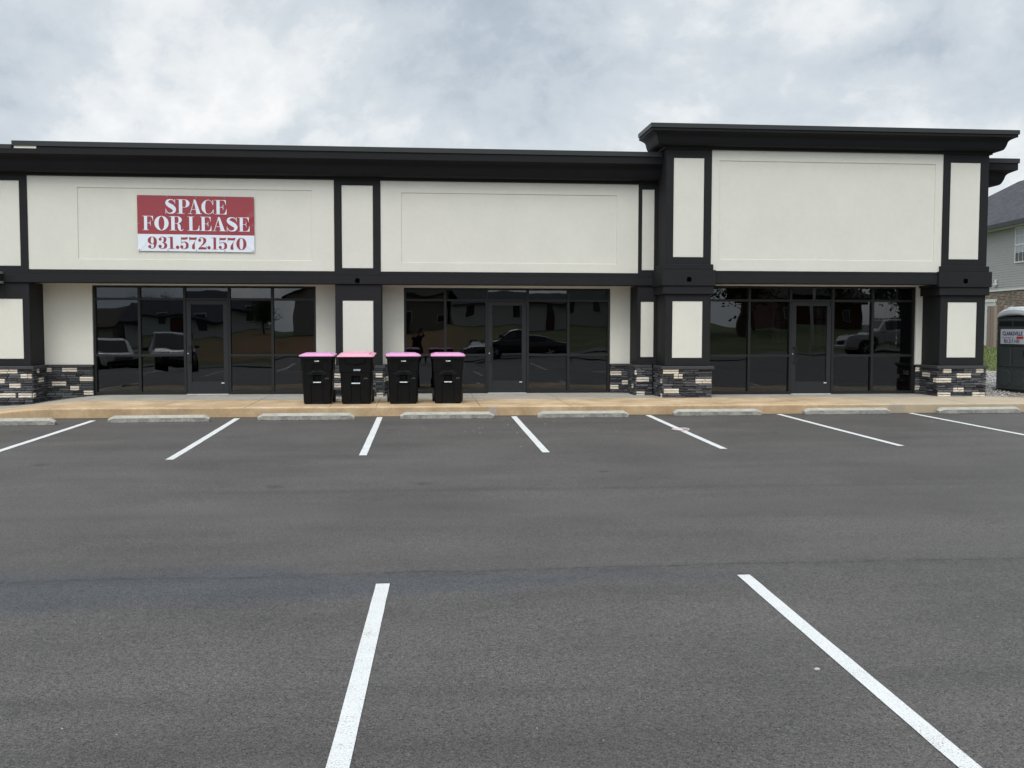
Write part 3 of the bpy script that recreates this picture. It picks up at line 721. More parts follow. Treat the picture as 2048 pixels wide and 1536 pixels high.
# tall cornice
tall_prof = [(-.05, 5.53), (.055, 5.53), (.055, 5.578), (.085, 5.582)] + scurve(.085, 5.588, .385, 5.845) + [(.415, 5.852), (.415, 5.920), (-.05, 5.920)]
pathT = [(5.30, 22.16, -1, 0), (5.30, Tf + .02, -1, -1), (12.575, Tf + .02, 1, -1), (12.575, 22.16, 1, 0)]
b = MB(); sweep(b, tall_prof, pathT); cor2 = b.build('cornice', M_cornice, BL, fixn=True)
b = MB(); sweep(b, [(-.3, 5.921), (.428, 5.921), (.428, 5.910), (.438, 5.910), (.438, 6.0), (-.3, 6.02)], pathT); b.build('roof_cap', M_cap, cor2)
# parapet core, tall bay core, side and back walls, roofs
b = MB()
b.box(-15.9, 5.2, Yf + .28, Yf + .55, 2.72, 5.42); [b.box(12.60, 12.94, a, e, z0, z1) for a, e, z0, z1 in ((22.2, 25.0, .0, 5.42), (25.0, 26.2, .0, 1.2), (25.0, 26.2, 2.75, 5.42), (26.2, 29.5, .0, 5.42), (29.5, 30.6, .0, 1.2), (29.5, 30.6, 2.75, 5.42), (30.6, 33.0, .0, 5.42), (33.0, 34.2, .0, 1.2), (33.0, 34.2, 2.75, 5.42), (34.2, 36.3, .0, 5.42))]
b.box(5.31, 12.57, Tf + .28, Tf + .84, 2.73, 5.94); b.box(12.59, 12.94, 22.12, 22.19, .0, 5.42)
b.build('parapet', M_black, BL)
b = MB()
b.box(-15.9, 12.9, 36.0, 36.25, 0, 5.2)
b.box(-15.9, -15.7, 23.3, 36.0, 0, 5.2)
# right side wall with three openings (seen through the glass)
wins = [(25.0, 26.2), (29.5, 30.6), (33.0, 34.2)]
ycur = 22.95
for a, e in wins:
    b.box(12.35, 12.59, ycur, a, 0, 5.0); b.box(12.35, 12.59, a, e, 0, 1.2); b.box(12.35, 12.59, a, e, 2.75, 5.0); ycur = e
b.box(12.35, 12.59, ycur, 36.0, 0, 5.0)
b.box(5.3, 5.45, 23.3, 36.0, 0, 4.0); b.box(-1.4, -1.25, 23.3, 36.0, 0, 4.0); b.box(-8.8, -8.65, 23.3, 36, 0, 4.0)
b.box(-15.7, 12.5, 23.35, 36.0, 3.2, 3.3)
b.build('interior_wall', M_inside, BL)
for a, e in wins:
    b = MB()
    for t in (0, .5, 1): yy = a + (e - a) * t; b.box(12.47, 12.52, yy - .03, yy + .03, 1.2, 2.75)
    for k in range(5): zz = 1.2 + 1.55 * k / 4; b.box(12.46, 12.53, a, e, zz - .022, zz + .022)
    b.build('side_window_bars', M_alu, BL)
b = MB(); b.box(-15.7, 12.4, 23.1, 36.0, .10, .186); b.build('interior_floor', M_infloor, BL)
b = MB(); b.box(-15.8, 12.9, 22.6, 36.3, 5.0, 5.06); b.build('flat_roof', M_roofing, BL)

# storefronts
def storefront(xs_, y, ztop, door_i):
    """xs_ = mullion centres; door_i = index of the door bay"""
    z0 = .192; b = MB(); mw = .028; d0, d1 = y - .045, y + .07; zt = 2.325; zm = 1.07
    for i, x in enumerate(xs_):
        if i == 0: b.box(x, x + .05, d0, d1, z0, ztop)
        elif i == len(xs_) - 1: b.box(x - .05, x, d0, d1, z0, ztop)
        else: b.box(x - mw, x + mw, d0, d1, z0, ztop)
    edge = [xs_[0] + .05] + [v for x in xs_[1:-1] for v in (x - mw, x + mw)] + [xs_[-1] - .05]
    for i in range(len(xs_) - 1):
        a, e = edge[2*i], edge[2*i+1]
        b.box(a, e, d0, d1, ztop - .045, ztop); b.box(a, e, d0 + .002, d1, zt - .025, zt + .025)
        if i != door_i: b.box(a, e, d0 + .002, d1, z0, z0 + .065); b.box(a, e, d0 + .002, d1, zm - .025, zm + .025)
    fr_ = b.build('storefront_frame', M_alu, BL, bevel=.002)
    def pane(x0, x1, za, zb, par, yy=None):
        yy = y + .02 if yy is None else yy
        ccx, ccz = (x0 + x1) / 2, (za + zb) / 2; q = MB(); n = 1
        w2, h2 = (x1 - x0) / 2, (zb - za) / 2
        q.add([(-w2, 0, -h2), (w2, 0, -h2), (w2, 0, h2), (-w2, 0, h2)], [(0, 1, 2, 3)])
        o = q.build('glass_pane', M_glass, par, fixn=False); o.location = (ccx, yy, ccz)
        o.rotation_euler = (rnd.gauss(0, .0022), 0, rnd.gauss(0, .0032))
    for i in range(len(xs_) - 1):
        a, e = edge[2*i] - .008, edge[2*i+1] + .008
        pane(a, e, zt + .02, ztop - .04, fr_)
        if i == door_i: continue
        pane(a, e, z0 + .06, zm - .02, fr_); pane(a, e, zm + .02, zt - .02, fr_)
    # door
    a, e = edge[2*door_i] + .004, edge[2*door_i+1] - .004; dt = 2.297; db = z0 + .012; dy = y - .03
    b = MB(); st = .105
    gz0, gz1 = .475, 2.205
    b.box(a, a + st, dy, dy + .045, db, dt); b.box(e - st, e, dy, dy + .045, db, dt)
    b.box(a + st, e - st, dy, dy + .045, db, gz0); b.box(a + st, e - st, dy, dy + .045, gz1, dt)
    d = b.build('door', M_door, BL, bevel=.003)
    pane(a + st - .004, e - st + .004, gz0 - .004, gz1 + .004, d, dy + .025)
    b = MB(); hx = a + .055                       # D shaped pull
    pth = [(hx, dy - .001, 1.26), (hx, dy - .05, 1.26), (hx + .045, dy - .055, 1.25), (hx + .055, dy - .055, 1.20), (hx + .055, dy - .055, .98), (hx + .045, dy - .055, .93), (hx, dy - .05, .92), (hx, dy - .001, .92)]
    for p, q in zip(pth, pth[1:]): b.cyl(p, q, .0125, 10)
    b.build('pull_handle', M_alu, d)
    b = MB(); b.cyl((a + .03, dy - .004, 1.11), (a + .03, dy + .01, 1.11), .014, 14); b.build('lock_cylinder', M_steel, d)
    b = MB(); b.box(e - st - .055, e - st + .01, dy - .008, dy - .001, .435, .458); b.build('door_label', M_sill, d)
    b = MB(); b.box(e - .03, e + .02, dy - .03, dy - .001, 2.19, 2.30); b.build('pivot_hinge', M_alu, d); b = MB(); b.cyl((e + .005, dy - .015, .2), (e + .005, dy - .015, .28), .014, 10); b.build('floor_pivot', M_alu, d)
    b = MB(); b.box(a - .0, e + .0, y - .075, y + .05, .186, z0 + .010); b.build('threshold', M_sill, d)
storefront([-7.19, -6.203, -5.218, -4.242, -3.291, -2.317], Ys, 2.622, 2)
storefront([-.346, .593, 1.541, 2.491, 3.436, 4.409], Ys, 2.602, 2)
storefront([6.51, 7.467, 8.433, 9.432, 10.378, 11.386], Ts, 2.648, 2)
storefront([-14.1, -13.26, -12.42, -11.58, -10.74, -9.9], Ys, 2.622, 2)
# open black D-box wall light at the left edge
wlp = MB(); wlp.box(-8.93, -8.735, 21.83, 22.052, 2.655, 2.812); 
o = tag(wlp.build('wall_light', M_cap, None, bevel=.004), 'dark box wall light with pale top and bottom rims on the far left pilaster band', 'wall light')
for z in (2.615, 2.640, 2.815, 2.84):
    b = MB(); b.box(-8.945, -8.715, 21.815, 22.053, z, z + .012); b.build('light_rim', M_sill, o)
o.parent = None

# ------------------------------------------------------------------ lease banner
def dispy(x, z):          # wrinkles of the vinyl, x and z in metres from its top left corner
    v = .0012 * math.sin(x * 5 + z * 3)
    a = max(0, 1 - abs((x - 2.40) * .75 + (z - .42) * .9 + (.0)) / .10) * max(0, 1 - math.hypot(x - 2.40, z - .52) / .65)
    v -= .012 * a
    c_ = max(0, 1 - abs((x - 2.38) * .8 - (z - 1.10) * 1.0) / .06) * max(0, 1 - math.hypot(x - 2.42, z - 1.16) / .5); v -= .008 * c_
    c_ = max(0, 1 - abs((x - .06) * 1.0 + (z - 1.12) * .8) / .06) * max(0, 1 - math.hypot(x - .03, z - 1.16) / .45); v -= .008 * c_
    for gx in (.61, 1.22, 1.83):
        v -= .004 * max(0, 1 - abs((x - gx) * 1.6 + (z - 1.2) * .9) / .06) * max(0, 1 - math.hypot(x - gx, z - 1.18) / .3)
    return v
M_red = mat('red_vinyl', (.27, .030, .042), .42, var=.04, vscale=3)
M_vin = mat('white_vinyl', (.66, .70, .76), .42, var=.02, vscale=3)
BX, BZ, BY = -5.97, 4.505, Yf + .005
def bpt(x, z, lift=0.): return (BX + x, BY - lift + dispy(x, z), BZ - z - .006 * x)
M_grom = mat('dull_grommet', (.25, .22, .22), .5, metal=.5)
ban = thing('lease_banner', 'red and white SPACE FOR LEASE vinyl banner on the left cream fascia', 'banner', (0, 0, 0))
def sheet(z0, z1, m, name):
    b = MB(); nx, nz = 122, max(2, int((z1 - z0) / .02)); vs = []
    for j in range(nz + 1):
        for i in range(nx + 1): vs.append(bpt(2.44 * i / nx, z0 + (z1 - z0) * j / nz))
    b.add(vs, [(j*(nx+1)+i, (j+1)*(nx+1)+i, (j+1)*(nx+1)+i+1, j*(nx+1)+i+1) for j in range(nz) for i in range(nx)])
    return b.build(name, m, ban, smooth=True, fixn=False)
sheet(0, .822, M_red, 'red_field'); sheet(.822, 1.18, M_vin, 'white_field')
class Txt:
    def __init__(s): s.b = MB(); s.k = 0
    def set(s, x0, wd, base, h): s.x0, s.w, s.base, s.h = x0, wd, base, h
    def P(s, x, y): return (s.x0 + x * s.w, s.base - y * s.h)
    def quadgrid(s, A, B, nu):     # ribbon between polylines A and B (unit coords)
        s.k += 1; lift = .0035 + .00012 * (s.k % 24); vs = []; m_ = 4
        for a, e in zip(A, B):
            for q in range(m_ + 1):
                t = q / m_; x, z = s.P(a[0] + (e[0] - a[0]) * t, a[1] + (e[1] - a[1]) * t); vs.append(bpt(x, z, lift))
        n = len(A); s.b.add(vs, [(i*(m_+1)+q, i*(m_+1)+q+1, (i+1)*(m_+1)+q+1, (i+1)*(m_+1)+q) for i in range(n-1) for q in range(m_)])
    def rect(s, x0, y0, x1, y1):
        n = 8; s.quadgrid([(x0, y0 + (y1-y0)*i/n) for i in range(n+1)], [(x1, y0 + (y1-y0)*i/n) for i in range(n+1)], n)
    def quad(s, a, b_, c_, d_):   # a-b one edge, d-c the other
        n = 8; f_ = lambda p, q, t: (p[0] + (q[0]-p[0])*t, p[1] + (q[1]-p[1])*t)
        s.quadgrid([f_(a, b_, i/n) for i in range(n+1)], [f_(d_, c_, i/n) for i in range(n+1)], n)
    def two(s, A, B, n=24):        # area between two smooth curves given by control points
        s.quadgrid(spl(A, n), spl(B, n), n)
    def ring(s, cx_, cy_, rx, ry, ix, iy, t0=0, t1=360, n=40, ox=0):
        A = []; B = []
        for i in range(n + 1):
            t = R(t0 + (t1 - t0) * i / n)
            A.append((cx_ + rx * math.cos(t), cy_ + ry * math.sin(t))); B.append((cx_ + ox + ix * math.cos(t), cy_ + iy * math.sin(t)))
        s.quadgrid(A, B, n)
    def stroke(s, pts, n=36):      # pts: (x, y, width); width is in units of the height, corrected for aspect
        cp = spl(pts, n); A = []; B = []; asp = s.w / s.h
        for i, p in enumerate(cp):
            a, e = cp[max(0, i-1)], cp[min(len(cp)-1, i+1)]
            dx, dy = (e[0] - a[0]) * asp, e[1] - a[1]; l_ = math.hypot(dx, dy) or 1
            nx, ny = -dy / l_, dx / l_; h_ = p[2] / 2
            A.append((p[0] + nx * h_ / asp, p[1] + ny * h_)); B.append((p[0] - nx * h_ / asp, p[1] - ny * h_))
        s.quadgrid(A, B, n)
    def ball(s, x, y, r_):
        asp = s.w / s.h; s.ring(x, y, r_ / asp, r_, 0.001, .001, n=20)
def spl(P, n):
    out = []; m_ = len(P) - 1
    for i in range(n + 1):
        t = i / n * m_; k = min(m_ - 1, int(t)); u = t - k; g_ = lambda j: P[max(0, min(m_, j))]
        a, b_, c_, d_ = g_(k-1), g_(k), g_(k+1), g_(k+2)
        out.append(tuple(.5 * ((2*b_[q]) + (-a[q]+c_[q])*u + (2*a[q]-5*b_[q]+4*c_[q]-d_[q])*u*u + (-a[q]+3*b_[q]-3*c_[q]+d_[q])*u**3) for q in range(len(b_))))
    return out
TH = .028
def glyph(T, ch):
    if ch == 'S':
        T.stroke([(.86, .78, .02), (.72, .935, .05), (.48, .975, .06), (.24, .90, .14), (.17, .74, .22), (.34, .60, .28), (.64, .46, .30), (.82, .30, .24), (.76, .11, .16), (.50, .025, .07), (.25, .06, .05), (.08, .26, .02)], 60)
        T.quad((.84, 1.), (.90, 1.), (.90, .68), (.875, .68)); T.quad((.04, 0.), (.10, 0.), (.075, .34), (.045, .34))
    elif ch == 'P':
        T.rect(.16, 0, .43, 1); T.rect(0, 0, .60, TH); T.rect(0, 1-TH, .16, 1)
        T.rect(.43, 1-TH, .62, 1); T.rect(.43, .44, .62, .44+TH)
        T.ring(.62, .72, .38, .28, .11, .252, -90, 90)
    elif ch == 'A':
        T.quad((.40, 1.), (.54, 1.), (.90, 0.), (.60, 0.)); T.quad((.43, .97), (.47, .95), (.155, .0), (.115, .0))
        T.rect(0, 0, .30, TH); T.rect(.48, 0, 1., TH); T.rect(.24, .30, .72, .33)
    elif ch == 'C':
        T.two([(.88, .72), (.80, .90), (.62, .99), (.50, 1.), (.26, .93), (.04, .72), (0, .5), (.04, .28), (.26, .07), (.50, 0.), (.70, .03), (.88, .14), (.93, .30)],
              [(.86, .70), (.78, .87), (.64, .955), (.54, .968), (.38, .92), (.31, .72), (.29, .5), (.31, .28), (.38, .08), (.54, .032), (.70, .065), (.84, .17), (.90, .30)], 60)
        T.quad((.88, .99), (.93, .99), (.93, .64), (.885, .64)); T.quad((.90, .04), (.955, .04), (.955, .34), (.93, .34))
    elif ch in 'EFL':
        T.rect(.14, 0, .40, 1); T.rect(0, 0, .54 if ch == 'F' else .9, TH); T.rect(0, 1-TH, .54 if ch == 'L' else .9, 1)
        if ch in 'EF':
            T.two([(.86, 1.), (.90, 1.)], [(.86, .97), (.90, .97)], 2); T.two([(.66, .975), (.80, .90), (.88, .66)], [(.90, .975), (.90, .90), (.90, .66)], 12)
            T.rect(.40, .485, .66, .515); T.two([(.56, .52), (.64, .56), (.67, .70)], [(.69, .52), (.69, .56), (.69, .70)], 8); T.two([(.56, .48), (.64, .44), (.67, .30)], [(.69, .48), (.69, .44), (.69, .30)], 8)
        if ch in 'EL': T.two([(.62, .025), (.82, .10), (.93, .38)], [(.955, .0), (.955, .10), (.955, .38)], 12)
    elif ch == 'O': T.ring(.5, .5, .5, .51, .20, .475, n=64)
    elif ch == 'R':
        T.rect(.13, 0, .37, 1); T.rect(0, 0, .50, TH); T.rect(0, 1-TH, .13, 1); T.rect(.37, 1-TH, .55, 1); T.rect(.37, .49, .55, .515)
        T.ring(.55, .75, .31, .25, .09, .222, -90, 90)
        T.stroke([(.50, .50, .03), (.60, .46, .10), (.67, .34, .19), (.69, .18, .20), (.75, .04, .12), (.87, .01, .045), (.97, .10, .03)], 30)
    elif ch == '9':
        T.ring(.46, .68, .46, .32, .155, .29, n=48)
        T.two([(.92, .68), (.90, .40), (.74, .10), (.44, 0.), (.16, .04)], [(.62, .68), (.62, .40), (.60, .12), (.42, .035), (.24, .07)], 30); T.ball(.20, .17, .125)
    elif ch == '3':
        T.two([(.14, .86), (.30, .99), (.56, 1.), (.86, .92), (.88, .72), (.76, .56), (.44, .515)], [(.22, .88), (.32, .955), (.46, .968), (.58, .90), (.58, .72), (.54, .58), (.44, .545)], 36)
        T.two([(.44, .53), (.82, .48), (.97, .30), (.86, .08), (.50, 0.), (.22, .02), (.08, .16)], [(.44, .50), (.60, .44), (.66, .28), (.58, .09), (.46, .032), (.28, .055), (.16, .16)], 36)
        T.ball(.20, .79, .12); T.ball(.18, .20, .13)
    elif ch == '1': T.rect(.34, 0, .72, 1); T.rect(.08, 0, 1., TH); T.quad((.02, .965), (.34, 1.), (.34, .97), (.02, .94))
    elif ch == '5':
        T.two([(.14, .97), (.5, .97), (.90, 1.)], [(.14, .80), (.5, .79), (.84, .83)], 16); T.rect(.11, .46, .15, .99)
        T.two([(.13, .48), (.28, .60), (.56, .62), (.88, .54), (.99, .31), (.86, .08), (.46, 0.), (.20, .02), (.05, .16)], [(.16, .48), (.28, .555), (.44, .585), (.62, .50), (.68, .31), (.60, .09), (.44, .032), (.26, .055), (.14, .16)], 48)
        T.ball(.18, .19, .125)
    elif ch == '7':
        T.two([(.05, 1.), (.5, .97), (.98, 1.)], [(.07, .80), (.5, .79), (.86, .79)], 16); T.rect(.02, .66, .055, 1.)
        T.two([(.98, .99), (.74, .62), (.68, .34), (.72, .02)], [(.90, .84), (.58, .50), (.38, .30), (.36, .06)], 30); T.ball(.53, .12, .12)
    elif ch == '2':
        T.two([(.10, .80), (.26, .98), (.54, 1.), (.90, .90), (.96, .70), (.78, .48), (.44, .28), (.10, .10)], [(.18, .80), (.30, .94), (.48, .968), (.60, .88), (.64, .70), (.54, .48), (.28, .24), (.02, .02)], 48)
        T.ball(.20, .76, .12); T.two([(.02, .0), (.4, .0), (.90, .0)], [(.10, .14), (.45, .19), (.94, .15)], 16); T.quad((.90, 0.), (.97, .0), (1., .30), (.97, .30))
    elif ch == '0': T.ring(.5, .5, .5, .505, .19, .475, n=56)
    elif ch == '.': T.ball(.5, .14, .14)
PX = .001525
def line(chars, top, base, name, m):
    T = Txt()
    for ch, xa, xb in chars:
        T.set((xa - 232) * PX, (xb - xa) * PX, base * PX, (base - top) * PX); glyph(T, ch)
    T.b.build(name, m, ban, fixn=False)
line([('S', 612, 765), ('P', 773, 947), ('A', 926, 1117), ('C', 1110, 1283), ('E', 1292, 1462)], 50, 250, 'lettering', M_vin)
line([('F', 300, 462), ('O', 463, 657), ('R', 667, 865), ('L', 915, 1085), ('E', 1086, 1250), ('A', 1254, 1447), ('S', 1448, 1607), ('E', 1610, 1776)], 287, 484, 'lettering', M_vin)
line([('9', 368, 502), ('3', 513, 636), ('1', 642, 736), ('.', 752, 796), ('5', 810, 927), ('7', 932, 1044), ('2', 1053, 1172), ('.', 1184, 1226), ('1', 1236, 1328), ('5', 1338, 1456), ('7', 1460, 1574), ('0', 1582, 1722)], 574, 741, 'phone_number', M_red)
for x, z in [(.03 + 2.38 * i / 4, z) for i in range(5) for z in (.025, 1.155)] + [(.03, .6), (2.41, .6)]:
    b = MB(); p = bpt(x, z); b.cyl((p[0], p[1] - .006, p[2]), (p[0], p[1] + .001, p[2]), .012, 12); b.build('grommet', M_grom, ban)

# ------------------------------------------------------------------ wheeled bins
M_bin = mat('black_polyethylene', (.0034, .0034, .0038), .42, var=.25, vscale=5, bump=.3, bscale=160, spec=.17)
M_pink = mat('pink_lid', (.70, .33, .57), .45, var=.06, vscale=5, bump=.2, bscale=120, spec=.4)
M_pink2 = mat('pale_pink_lid', (.78, .36, .47), .5, var=.06, vscale=5, bump=.2, bscale=120, spec=.4)
M_stamp = mat('white_stamp', (.62, .68, .72), .5, var=.3, vscale=60)
M_scuff = mat('scuff_mark', (.16, .16, .15), .7, var=.5, vscale=60)
def flat_text(s_, size, m, name, par, loc, rot, ext=.0006, bold=0.):
    cu = bpy.data.curves.new(name, 'FONT'); cu.body = s_; cu.size = size; cu.align_x = 'CENTER'; cu.align_y = 'CENTER'; cu.extrude = ext; cu.offset = bold; cu.space_character = 1.0
    t = bpy.data.objects.new(name, cu); C.objects.link(t); bpy.context.view_layer.update()
    me = bpy.data.meshes.new_from_object(t.evaluated_get(bpy.context.evaluated_depsgraph_get())); bpy.data.objects.remove(t)
    me.materials.clear(); me.materials.append(m)
    o = bpy.data.objects.new(name, me); C.objects.link(o); o.parent = par; o.location = loc; o.rotation_euler = rot
    return o
def rrect(hx, y0, y1, r_, n=7):
    """rounded rectangle, points denser on the front side; returns list of (x, y)"""
    pts = []; F = 36
    pts += [(-hx + r_ + (2*hx - 2*r_) * i / F, y0) for i in range(F + 1)]
    for (cx_, cy_, a0) in ((hx - r_, y0 + r_, -90), (hx - r_, y1 - r_, 0), (-hx + r_, y1 - r_, 90), (-hx + r_, y0 + r_, 180)):
        for i in range(1, n + 1):
            t = R(a0 + 90 * i / n); pts.append((cx_ + r_ * math.cos(t), cy_ + r_ * math.sin(t)))
    return pts[:-1]
def make_bin(label, kind, stamp):
    root = thing('wheeled_bin', label, 'trash bin', group='black wheeled bins on the kerb strip')
    H = .925; zs = sorted(set([0, .012, .03] + fr(.03, H, 44)))
    rings = []
    for z in zs:
        t = z / H
        hx = .280 + .042 * t if kind == 0 else .296 + .036 * t
        y0 = -.02 + .075 * (1 - t); y1 = .66 + .13 * t
        if z < .02: hx -= .012; y0 += .012
        if kind == 0 and z > .645: hx += .008; y0 -= .012
        if kind == 1 and z > .635: hx += .012; y0 -= .014
        ring = []
        for (x, y) in rrect(hx, y0, y1, .055):
            dy = 0.
            if y < y0 + .02:
                ax = abs(x)
                if kind == 0:
                    if .012 < z < .40 and ax < .125: dy = .016
                    if .46 < z < .56 and ax < .07: dy = .075
                    if .40 <= z < .455 and ax < .088: dy = -.008
                    d_ = math.hypot(x / .12, (z - .66) / .16)
                    if d_ < 1 and .56 < z < .80: dy = .022 * (1 - d_ * d_) ** .5 if z > .66 else -.014 * (1 - d_ * d_) ** .5
                    for q in (-.13, .13):
                        d_ = math.hypot((x - q) / .06, (z - .585) / .05)
                        if d_ < 1: dy -= .010 * (1 - d_ * d_)
                    if .66 < z < .86 and ax > .13 and ax < .24: dy = .010
                    if .56 < z < .645 and ax < .13 and dy == 0: dy = -.01
                else:
                    wl_ = .085 + .03 * max(0, (.2 - z) / .2)
                    if .012 < z < .39 and ax < wl_: dy = .016
                    if .435 < z < .54 and ax < .085: dy = .085
                    if .39 <= z < .43 and ax < .09: dy = -.006
                    e_ = .81 - .03 * (1 - (ax / .2) ** 2) if ax < .2 else 2
                    if z > e_: dy = -.026 * min(1, (z - e_) / .02)
            ring.append((x, y + dy, z))
        rings.append(ring)
    # open top: rim then inner lip
    b = MB(); b.loft(rings, cap=True); b.build('body', M_bin, root, smooth=False, bevel=0)
    hw = .352 if kind == 0 else .362
    b = MB()
    rr = rrect(hw, -.055, .80, .05)
    b.loft([[(x, y, z) for x, y in rrect(hw - q, -.055 + q, .80 - q, .05)] for z, q in ((.895, .008), (.90, 0), (.935, 0), (.94, .006))]); b.build('rim', M_bin, root)
    b = MB()
    if kind == 0:
        lv = [(.941, .004), (.946, -.006), (.968, -.004), (.984, .035), (.985, .06), (.998, .075), (1.0, .10)]
        b.loft([[(x, y, z + max(0, y) * .012) for x, y in rrect(hw - q, -.065 + q, .80 - q, .05)] for z, q in lv])
        b.box(-.19, -.02, -.035, .02, .968, .992)
    else:
        lv = [(.936, .004), (.934, -.014), (.952, -.014), (.972, .05), (.972, .07), (.992, .085), (.994, .11)]
        b.loft([[(x, y, z + max(0, y) * .055) for x, y in rrect(hw - q, -.085 + q, .80 - q, .05)] for z, q in lv])
    b.build('lid', M_pink if kind == 0 else M_pink2, root, bevel=.004)
    bz = .433 if kind == 0 else .412; hwb = .078 if kind == 0 else .087
    b = MB(); b.cyl((-hwb, .020, bz), (hwb, .020, bz), .012, 12); b.build('lift_bar', M_stamp, root)
    for s_ in (-1, 1):
        b = MB(); b.cyl((s_ * .262, .70, .125), (s_ * .325, .70, .125), .125, 28); wv = b.build('wheel', M_rubber, root, bevel=.012, seg=2)
        b = MB(); b.cyl((s_ * .318, .70, .125), (s_ * .3285, .70, .125), .045, 14); b.build('hub', M_bin, wv)
    b = MB(); b.cyl((-.25, .86, .87), (.25, .86, .87), .015, 10)
    for s_ in (-1, 1): b.cyl((s_ * .25, .86, .87), (s_ * .25, .76, .85), .015, 10)
    b.build('grab_handle', M_bin, root)
    if kind == 0: flat_text(stamp, .030, M_stamp, 'stamp', root, (0, -.040, .852), (R(90), 0, 0), .0008, .0012)
    else: flat_text(stamp, .040, M_stamp, 'stamp', root, (.03, -.020, .675), (R(92), 0, 0), .0008, .0016)
    b = MB()                        # molded lettering on the right flank
    for k in range(7): z = .60 + .038 * k; b.box(.331, .3345, .05 + .02 * (k % 2), .19, z, z + .014) if kind else b.box(.327, .3305, .05, .09 + .02 * (k % 3), z, z + .012)
    b.build('molded_mark', M_scuff, root)
    b = MB()
    for k in range(5): b.box(.17 + .016 * k, .176 + .016 * k, -.004 + .02 - .03, .02, .495 + .012 * (k % 3), .512 + .012 * (k % 2))
    b.build('scuff', M_scuff, root)
    return root
b0 = make_bin('black wheeled bin with pink lid, leftmost of the four, partly before the left storefront glass', 0, 'TJ-2088')
b0.location = (-2.005, 19.90, .184); b0.scale = (.96, 1, 1); b0.rotation_euler = (0, 0, .015)
b1 = make_bin('wider black wheeled bin with paler pink raised lid in front of the cream pilaster panel', 1, '0157587')
b1.location = (-1.25, 19.87, .184); b1.scale = (.96, 1, 1); b1.rotation_euler = (0, 0, -.02)
b2 = dup(b0, (-.312, 19.85, .184), .045, 'black pink-lidded bin third from the left, between the pilaster and the middle storefront', 'black wheeled bins on the kerb strip')
b3 = dup(b0, (.568, 19.90, .184), -.012, 'black wheeled bin with pink lid standing alone before the middle storefront, rightmost of four', 'black wheeled bins on the kerb strip')

# ------------------------------------------------------------------ portable toilet
M_pt = mat('grey_green_plastic', (.062, .072, .074), .45, var=.08, vscale=3, bump=.15, bscale=120)
M_ptd = mat('dark_plastic', (.012, .014, .015), .6)
M_ptr = mat('white_plastic_roof', (.56, .60, .61), .45, var=.12, vscale=4)
M_signw = mat('sign_white', (.72, .74, .78), .4)
M_navy = mat('sign_navy', (.02, .02, .14), .5)
M_sred = mat('sign_red', (.62, .05, .04), .5)
M_sgrey = mat('sign_grey', (.30, .33, .42), .5)
PR = thing('portable_toilet', 'dark grey portable toilet with white domed roof and sign at the right edge', 'portable toilet', (15.2, 24.43, .0), R(-80))
# local frame: door faces local -Y; local +X runs to its right
W2, D = .575, 1.15
b = MB(); b.box(-W2, W2, 0, D, .10, 2.0); b.build('cabin', M_pt, PR, bevel=.03, seg=3)
b = MB(); b.box(-W2 - .03, W2 + .03, -.04, D + .04, 0, .099); b.build('skid_base', M_ptd, PR, bevel=.01)
b = MB(); b.box(-W2 + .055, W2 - .055, -.022, -.001, .14, 1.93)
door = b.build('door', M_pt, PR, bevel=.008)
b = MB()
def raised(x0, x1, z0, z1, y0=-.034, y1=-.0225, ch=.02): b.prism([(x0 + ch, z0), (x1 - ch, z0), (x1, z0 + ch), (x1, z1 - ch), (x1 - ch, z1), (x0 + ch, z1), (x0, z1 - ch), (x0, z0 + ch)], lambda p, s_: (p[0], y1 if s_ else y0, p[1]))
for sx_ in (-1, 1):
    xa, xb = sorted((sx_ * .04, sx_ * .44)); raised(xa, xb, .72, 1.20)
    xa, xb = sorted((sx_ * .04, sx_ * .44)); raised(xa, xb, .22, .62, ch=.09)
raised(-.47, .47, 1.25, 1.74, -.030)
b.build('door_panels', M_pt, door, bevel=.004)
b = MB(); b.box(-.46, -.02, -.030, -.0225, 1.765, 1.885); b.box(.03, .46, -.030, -.0225, 1.765, 1.885); b.build('vent_grille', M_ptd, door)
b = MB(); b.box(-.40, .42, -.042, -.031, 1.30, 1.68); sg = b.build('sign_plate', M_signw, door, bevel=.003)
flat_text('CLARKSVILLE', .125, M_navy, 'sign_lettering', sg, (.02, -.044, 1.565), (R(90), 0, 0), .0008, .003).scale = (.93, 1.1, 1)
flat_text('Portable Toilets LLC', .062, M_sgrey, 'sign_lettering', sg, (-.13, -.044, 1.462), (R(90), 0, 0), .0008, .001).scale = (.78, 1, 1)
flat_text('931.217.1435', .118, M_navy, 'sign_phone', sg, (.0, -.044, 1.368), (R(90), 0, 0), .0008, .002).scale = (.86, 1, 1)
b = MB(); b.prism([(.15, 1.435), (.39, 1.435), (.40, 1.495), (.17, 1.495)], lambda p, s_: (p[0], -.0422 if s_ else -.045, p[1])); b.build('sign_red_bar', M_sred, sg)
b = MB()
for i in range(9): z = .22 + 1.62 * i / 8; b.cyl((-W2 + .025, -.006, z), (-W2 + .025, .01, z), .009, 8)
b.build('rivets', M_signw, PR)
b = MB(); rings = []
for j, (q, z, a) in enumerate(((.03, 1.955, .10), (.045, 1.965, .105), (.045, 1.995, .11), (.0, 2.06, .12), (-.16, 2.12, .12), (-.34, 2.17, .09), (-.5, 2.19, .04))):
    ring = []
    for x, y in rrect(W2 + q * .5, -q * .5 - .01, D + q + .02, .06): ring.append((x, y, z + a * (1 - (x / (W2 + .06)) ** 2)))
    rings.append(ring)
b.loft(rings); rf = b.build('roof', M_ptr, PR, smooth=False, bevel=.004)
